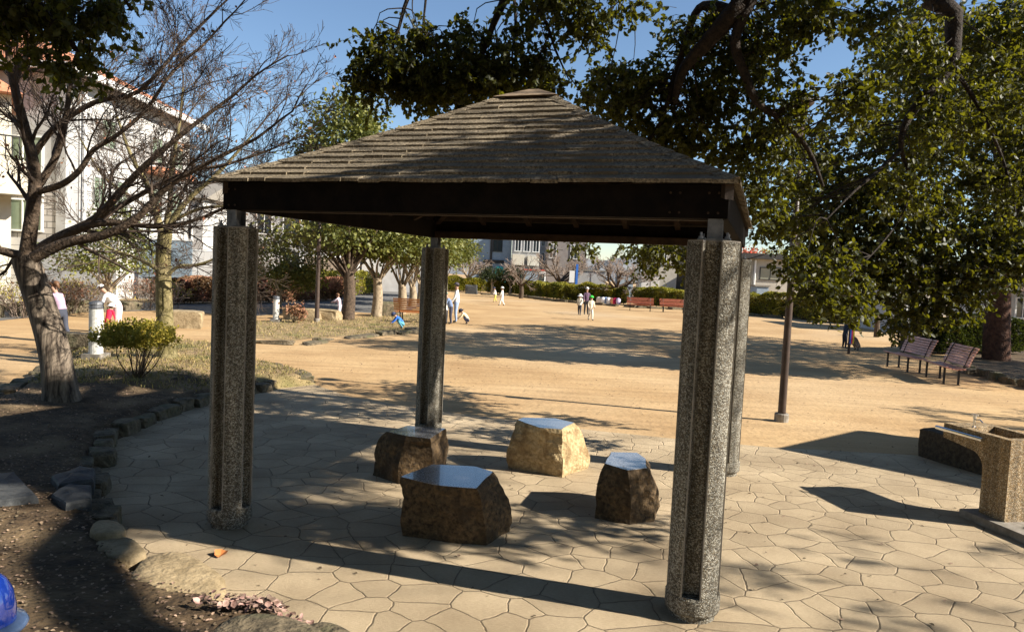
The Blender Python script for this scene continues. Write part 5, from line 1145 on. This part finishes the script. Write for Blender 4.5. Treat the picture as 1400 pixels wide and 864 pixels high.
# ================================================================== PEOPLE
M_skin = mat('skin', (.42, .25, .17), rough=.6); M_hair = mat('dark_hair', (.015, .012, .01), rough=.5); M_hairb = mat('brown_hair', (.14, .07, .035), rough=.5)
CM = {}
def cm(c):
    if c not in CM: CM[c] = mat('cloth', c, tuple(min(1, x*1.25) for x in c), scale=12, rough=.85)
    return CM[c]
def person(loc, face, H, label, pose, top, bottom, shoe=(.03, .03, .03), hat=None, brim=False, hair=M_hair, child=False, lean=0, group=None, arms=(.25, .1), longhair=False):
    """face = heading in radians (0 looks to +x). builds in local space: x forward"""
    t = thing('person', tuple(loc), label, 'person', group, rz=face)
    hs = 1.35 if child else 1.0; leg = .45 if child else .50
    def tr(p, hip):     # lean the upper body forward
        x, y, z = p[0], p[1], p[2]-hip; c, s = math.cos(lean), math.sin(lean); return (x*c+z*s, y, -x*s+z*c+hip)
    hip = leg if pose != 'squat' else .17
    J = {}; dz = hip-leg
    J['pel'] = (0, 0, hip); J['ch'] = tr((.0, 0, .70+dz), hip); J['nk'] = tr((0, 0, .815+dz), hip)
    hd = .93 if not child else .90
    J['h1'] = tr((.012, 0, hd-.03+dz), hip); J['h2'] = tr((.015, 0, hd+.02+dz), hip)
    B = [('pel', 'ch', 'top'), ('ch', 'nk', 'top'), ('nk', 'h1', 'skin'), ('h1', 'h2', 'skin')]
    rad = {'pel': (.085, .075), 'ch': (.075, .10), 'nk': (.032, .032), 'h1': (.050*hs, .045*hs), 'h2': (.052*hs, .048*hs)}
    for s, nm in ((1, 'l'), (-1, 'r')):
        a = arms[0] if s > 0 else arms[1]
        J['sh'+nm] = tr((0, s*.10, .785+dz), hip)
        S = Vector(J['sh'+nm]); ca, sa = math.cos(a), math.sin(a)
        e = S+Vector((sa*.155, s*.025, -ca*.155)); w_ = e+Vector((math.sin(a+.35)*.13, -s*.005, -math.cos(a+.35)*.13)); f = w_+Vector((math.sin(a+.4)*.055, 0, -math.cos(a+.4)*.055))
        J['el'+nm] = tuple(e); J['wr'+nm] = tuple(w_); J['hn'+nm] = tuple(f)
        B += [('ch', 'sh'+nm, 'top'), ('sh'+nm, 'el'+nm, 'top'), ('el'+nm, 'wr'+nm, 'top'), ('wr'+nm, 'hn'+nm, 'skin')]
        rad.update({'sh'+nm: (.036, .036), 'el'+nm: (.029, .029), 'wr'+nm: (.02, .02), 'hn'+nm: (.014, .02)})
        J['th'+nm] = tuple(Vector(J['wr'+nm])+Vector((.028, -s*.012, -.02))); B.append(('wr'+nm, 'th'+nm, 'skin')); rad['th'+nm] = (.009, .009)
        J['hp'+nm] = (0, s*.045, hip-.03)
        if pose == 'squat': kn = (.2, s*.09, .27); an = (.03, s*.07, .04)
        elif pose == 'walk': kn = (.05*s+.03, s*.05, leg*.53); an = (.12*s-.01, s*.045, .04+(.02 if s < 0 else 0))
        else: kn = (.015, s*.055, leg*.53); an = (-.01, s*.06, .035)
        J['kn'+nm] = kn; J['an'+nm] = an; J['to'+nm] = (an[0]+.085, an[1]+s*.008, .022)
        B += [('pel', 'hp'+nm, 'bot'), ('hp'+nm, 'kn'+nm, 'bot'), ('kn'+nm, 'an'+nm, 'bot'), ('an'+nm, 'to'+nm, 'shoe')]
        rad.update({'hp'+nm: (.062, .062), 'kn'+nm: (.042, .042), 'an'+nm: (.028, .026), 'to'+nm: (.022, .026)})
    keys = list(J); me = bpy.data.meshes.new('person_body'); me.from_pydata([Vector(J[k])*H for k in keys], [(keys.index(a), keys.index(b)) for a, b, _ in B], [])
    o = bpy.data.objects.new('body', me); COL.objects.link(o); md = o.modifiers.new('s', 'SKIN'); md.use_smooth_shade = True
    for i, k in enumerate(keys):
        sv = me.skin_vertices[0].data[i]; sv.radius = (rad[k][0]*H, rad[k][1]*H); sv.use_root = (k == 'pel')
    o.modifiers.new('u', 'SUBSURF').levels = 1; o.modifiers['u'].render_levels = 1
    dg = bpy.context.evaluated_depsgraph_get(); nm_ = bpy.data.meshes.new_from_object(o.evaluated_get(dg)); bpy.data.objects.remove(o)
    nm_.materials.clear()
    for c in (cm(top), cm(bottom), M_skin, cm(shoe)): nm_.materials.append(c)
    seg = [(Vector(J[a])*H, Vector(J[b])*H, {'top': 0, 'bot': 1, 'skin': 2, 'shoe': 3}[c]) for a, b, c in B]
    for f in nm_.polygons:
        best = 1e9
        for a, b, mi in seg:
            d = b-a; tt = max(0, min(1, (f.center-a).dot(d)/max(d.length_squared, 1e-9))); q = (f.center-a-d*tt).length
            if q < best: best = q; f.material_index = mi
        f.use_smooth = True
    ob = bpy.data.objects.new('body', nm_); COL.objects.link(ob); ob.parent = t
    hc = Vector(J['h2'])*H; r = .062*H*hs; up = Vector((math.sin(lean), 0, math.cos(lean))); fw = Vector((math.cos(lean), 0, -math.sin(lean)))
    def dome(name, r, m, cover, shift, brimr=None, extra=None):
        bm = bmesh.new(); bmesh.ops.create_uvsphere(bm, u_segments=16, v_segments=10, radius=r)
        bmesh.ops.delete(bm, geom=[v for v in bm.verts if v.co.z < -r*cover(v.co)], context='VERTS')
        rot = Matrix.Rotation(lean, 3, 'Y')
        for v in bm.verts: v.co = rot @ Vector((v.co.x, v.co.y*.95, v.co.z)) + hc+shift
        if brimr:
            vs = []; n = 18
            for i in range(n):
                a = 2*math.pi*i/n
                for rr, z in ((r*.98, -.05*r), (brimr, -.35*r)): vs.append(bm.verts.new(rot @ Vector((rr*math.cos(a), rr*math.sin(a), z))+hc+shift))
            for i in range(n): j = (i+1) % n; bm.faces.new((vs[2*i], vs[2*j], vs[2*j+1], vs[2*i+1]))
        m_ = bpy.data.meshes.new(name); bm.to_mesh(m_); bm.free(); q = finish(name, m_, m, None, None, True); q.parent = t; q.location = (0, 0, 0)
        s_ = q.modifiers.new('s', 'SOLIDIFY'); s_.thickness = .006
    dome('hair', r*1.0, hair, lambda c: .75 if c.x < 0 else -.25, -fw*.004)
    if longhair:
        b = MB(); p0 = hc-fw*r*.6; b.tube([p0+up*r*.3, p0-fw*r*.8, p0-fw*r*1.1-up*r*1.4], [r*.75, r*.7, r*.2], 10); q = b.build('ponytail', hair, None, None, True); q.parent = t
    if hat: dome('hat', r*1.13, cm(hat), lambda c: .15, up*r*.06, r*1.75 if brim else None)
    # face
    for nm, s, zz, rr in (('eye', 1, .01, .09), ('eye', -1, .01, .09), ('nose', 0, -.25, .13)):
        bm = bmesh.new(); bmesh.ops.create_icosphere(bm, subdivisions=1, radius=r*rr); p = hc+fw*r*.82+up*r*zz+Vector((0, s*r*.32, 0))
        for v in bm.verts: v.co += p
        m_ = bpy.data.meshes.new(nm); bm.to_mesh(m_); bm.free(); q = finish(nm, m_, M_hair if nm == 'eye' else M_skin); q.parent = t
    return t
WH = (.72, .70, .66)
person(U(84, 468), R(165), 1.5, 'person with brown ponytail in pale lilac sweater half hidden behind the leaning trunk', 'walk', (.40, .27, .35), (.05, .055, .075), (.6, .6, .6), hair=M_hairb, lean=.4, arms=(.9, .7), longhair=True)
person(U(162, 456), R(185), 1.5, 'person in white hooded jacket bending over beside the toddler in red', 'stand', WH, (.62, .42, .42), (.7, .7, .66), hat=WH, lean=.75, arms=(.25, .5))
person(U(147, 458), R(80), .86, 'toddler in red jacket and white hat next to the white bollard', 'stand', (.65, .02, .06), (.65, .02, .06), (.5, .45, .4), hat=WH, brim=True, child=True, lean=.3)
person(U(551, 449), R(200), 1.0, 'child in bright blue jacket crouching beside the orange bench', 'squat', (.03, .13, .5), (.1, .3, .38), hat=(.04, .05, .1), child=True, lean=.8, arms=(.6, .5))
person(U(464, 434), R(170), 1.0, 'small child in pale lilac clothes beside the nearest evergreen trunk', 'stand', (.6, .5, .58), (.6, .55, .6), child=True, hair=M_hairb, lean=.2, arms=(.8, .7))
person(U(623, 441), R(185), 1.62, 'adult in white shirt with yellow strap and dark cap in the play area', 'stand', WH, (.25, .32, .45), hat=(.06, .05, .06), arms=(.3, .05))
person(U(616, 443), R(190), 1.3, 'person in blue jacket and teal cap stooping in front of the adult in white', 'stand', (.14, .19, .3), (.05, .05, .07), hat=(.03, .38, .36), lean=.4, arms=(.4, .3))
person(U(608, 443), R(100), 1.15, 'child in white shirt and dark trousers right against the back left pillar', 'walk', WH, (.03, .03, .035), child=True, lean=.5, arms=(.7, .3), hat=WH)
person(U(640, 443), R(185), 1.0, 'crouching child in navy sun hat and white and yellow top', 'squat', (.7, .6, .4), (.03, .03, .05), hat=(.02, .022, .04), brim=True, child=True, lean=.7, arms=(.5, .6))
person(U(629, 398), R(250), 1.3, 'distant person in red hat in front of the far left hedge', 'stand', (.5, .1, .06), (.1, .08, .08), hat=(.6, .05, .03), child=True)
person(U(677, 413), R(200), 1.05, 'running child in white top and yellow shorts, left of two far children', 'walk', WH, (.65, .5, .1), hat=(.05, .05, .08), child=True, lean=.2)
person(U(686, 418), R(170), 1.2, 'child dressed all in white, right of two far children', 'walk', WH, WH, hat=WH, child=True)
person(U(792, 431), R(260), 1.15, 'child in white jacket, dark trousers and white sun hat, left of the group of three', 'walk', (.6, .58, .5), (.03, .035, .05), hat=WH, brim=True, child=True, arms=(.5, -.3))
person(U(801, 430), R(280), 1.5, 'adult in dark purple jacket and white hat in the middle of the far group', 'stand', (.10, .06, .10), (.03, .03, .035), hat=WH, arms=(.2, .2))
person(U(807, 438), R(285), 1.2, 'child with bright green cap and cream clothes, right of the group of three', 'walk', (.60, .53, .40), (.62, .58, .5), hat=(.04, .5, .06), child=True)
person(U(1154, 476), R(20), 1.05, 'child in dark clothes standing left of the striped post', 'stand', (.03, .035, .05), (.02, .02, .03), hat=(.02, .02, .03), child=True, lean=.15)
person(U(1173, 479), R(190), 1.0, 'child in pale hat crouching right of the striped post', 'squat', (.14, .11, .09), (.3, .2, .15), hat=(.5, .52, .55), child=True, lean=.6, arms=(.5, .4))
# backpacks left on the rocks at the foot of the hedge
for i, (px, col_, lb) in enumerate([(819, (.7, .6, .5), 'beige backpack, leftmost of the heap at the hedge foot'), (824, WH, 'white cloth bag in the heap at the hedge foot, second from left'), (828, (.3, .4, .6), 'pale blue bag in the heap at the hedge foot'), (832, WH, 'white bag beside the pale blue bag at the hedge foot'), (837, (.7, .35, .2), 'orange bag in the heap at the hedge foot'), (840, (.55, .02, .08), 'red backpack in the heap at the hedge foot'), (845, (.6, .5, .65), 'lilac bag, rightmost of the heap by the cherry trunk')]):
    p = U(px, 415+(px-819)*.06); t = thing('backpack', tuple(p), lb, 'bag', 'bags heaped at the foot of the hedge', rz=i*1.3)
    me = rock_mesh('bag_body', .5, .38, .62, i+20, .7, .05, 2); o = finish('bag_body', me, cm(col_), None, None, True); o.parent = t
    MB().tube([(-.1, .16, .1), (-.1, .30, .25), (-.1, .18, .45)], .02, 6).build('strap', M_black, None).parent = t

# ================================================================== LITTER, GRASS AND FALLEN LEAVES
g = np.random.default_rng(77)
def scatter_bed(n, cond, z_off=.01):
    out = []
    while sum(len(o) for o in out) < n:
        x = g.uniform(-12, .3, n); y = g.uniform(1.5, 21, n)**1.0; keep = inpoly(x, y, BED) & cond(x, y) & (g.random(n) < np.clip(6/y, .15, 1)**.8); x, y = x[keep], y[keep]; out.append(np.stack([x, y, bedz(x, y)+z_off], 1))
    return np.concatenate(out)[:n]
P = scatter_bed(34000, lambda x, y: y > 0); l_ = leaves('leaf_litter', P, .024, M_litter, flat=.85, width=1.2); tag(l_, 'brown leaf litter strewn over the soil of the raised bed', 'leaf litter', kind='stuff')
P = scatter_bed(5500, lambda x, y: y > 10.8); l_ = leaves('grass', P, .06, M_grass, dirs=np.tile([0, 0, 1.], (len(P), 1)), width=.35); tag(l_, 'thin yellow green grass in the sunlit part of the bed', 'grass', kind='stuff')
# verge grass
vp = [U(*p)[:2] for p in [(345, 462), (400, 466), (440, 461), (520, 460), (600, 447), (612, 436), (600, 428), (520, 432), (450, 437), (395, 437), (338, 441)]]
x = g.uniform(-14, 0, 60000); y = g.uniform(18, 40, 60000); k = inpoly(x, y, vp); P = np.stack([x[k], y[k], np.full(k.sum(), .005)], 1)[:2200]
l_ = leaves('grass', P, .08, M_grass, dirs=np.tile([0, 0, 1.], (len(P), 1)), width=.4); tag(l_, 'sparse dry grass on the strip below the evergreen trees', 'grass', kind='stuff')
x = g.uniform(-22, -10, 40000); y = g.uniform(24, 30, 40000); vp2 = [U(*p)[:2] for p in [(-300, 440), (60, 423), (230, 416), (330, 411), (330, 402), (200, 400), (-300, 410)]]; k = inpoly(x, y, vp2); P = np.stack([x[k], y[k], np.full(k.sum(), .006)], 1)[:9000]
l_ = leaves('grass', P, .22, M_grass, dirs=np.tile([0, 0, 1.], (len(P), 1)), width=.3); tag(l_, 'tufts of dry grass in front of the white house', 'grass', kind='stuff')
# crumbs and leaves over sand and paving
x = g.uniform(-6, 14, 2600); y = g.uniform(4.5, 30, 2600); k = ~inpoly(x, y, BED); P = np.stack([x[k], y[k], np.full(k.sum(), .010)], 1)
l_ = leaves('fallen_leaves', P, .03, M_litter, flat=.85, width=1.2); tag(l_, 'tiny brown leaves scattered over sand and paving', 'fallen leaves', kind='stuff')
c = Ub(345, 830); P = c+g.normal(0, 1, (200, 3))*[.15, .06, 0]; P[:, 2] = .02+np.maximum(bedz(P[:, 0], P[:, 1]), 0)+g.uniform(0, .03, 200)
l_ = leaves('dry_leaf_pile', P, .042, leafmat('pale_dry_leaf', (.09, .045, .03), (.42, .29, .23), (.01, .01, .01), rough=.7, scale=14), flat=.6, width=1.3); tag(l_, 'small heap of pale pinkish dry leaves against the flat corner stone', 'leaf pile', kind='stuff')
c = U(302, 757, .02); b = MB(); L_ = [(0, -.05, 0), (.045, -.02, .018), (.05, .02, .03), (.02, .05, .012), (-.02, .06, .02), (-.05, .01, .035), (-.035, -.03, .01), (0, .0, 0)]
b.add([(c[0]+v[0], c[1]+v[1], .014+v[2]) for v in L_], [(i, (i+1) % 7, 7) for i in range(7)]); o = b.build('fallen_leaf', mat('orange_leaf', (.5, .19, .06), rough=.6), None, tuple(c)); tag(o, 'single curled orange leaf lying on the paving near the left front pillar', 'leaf')
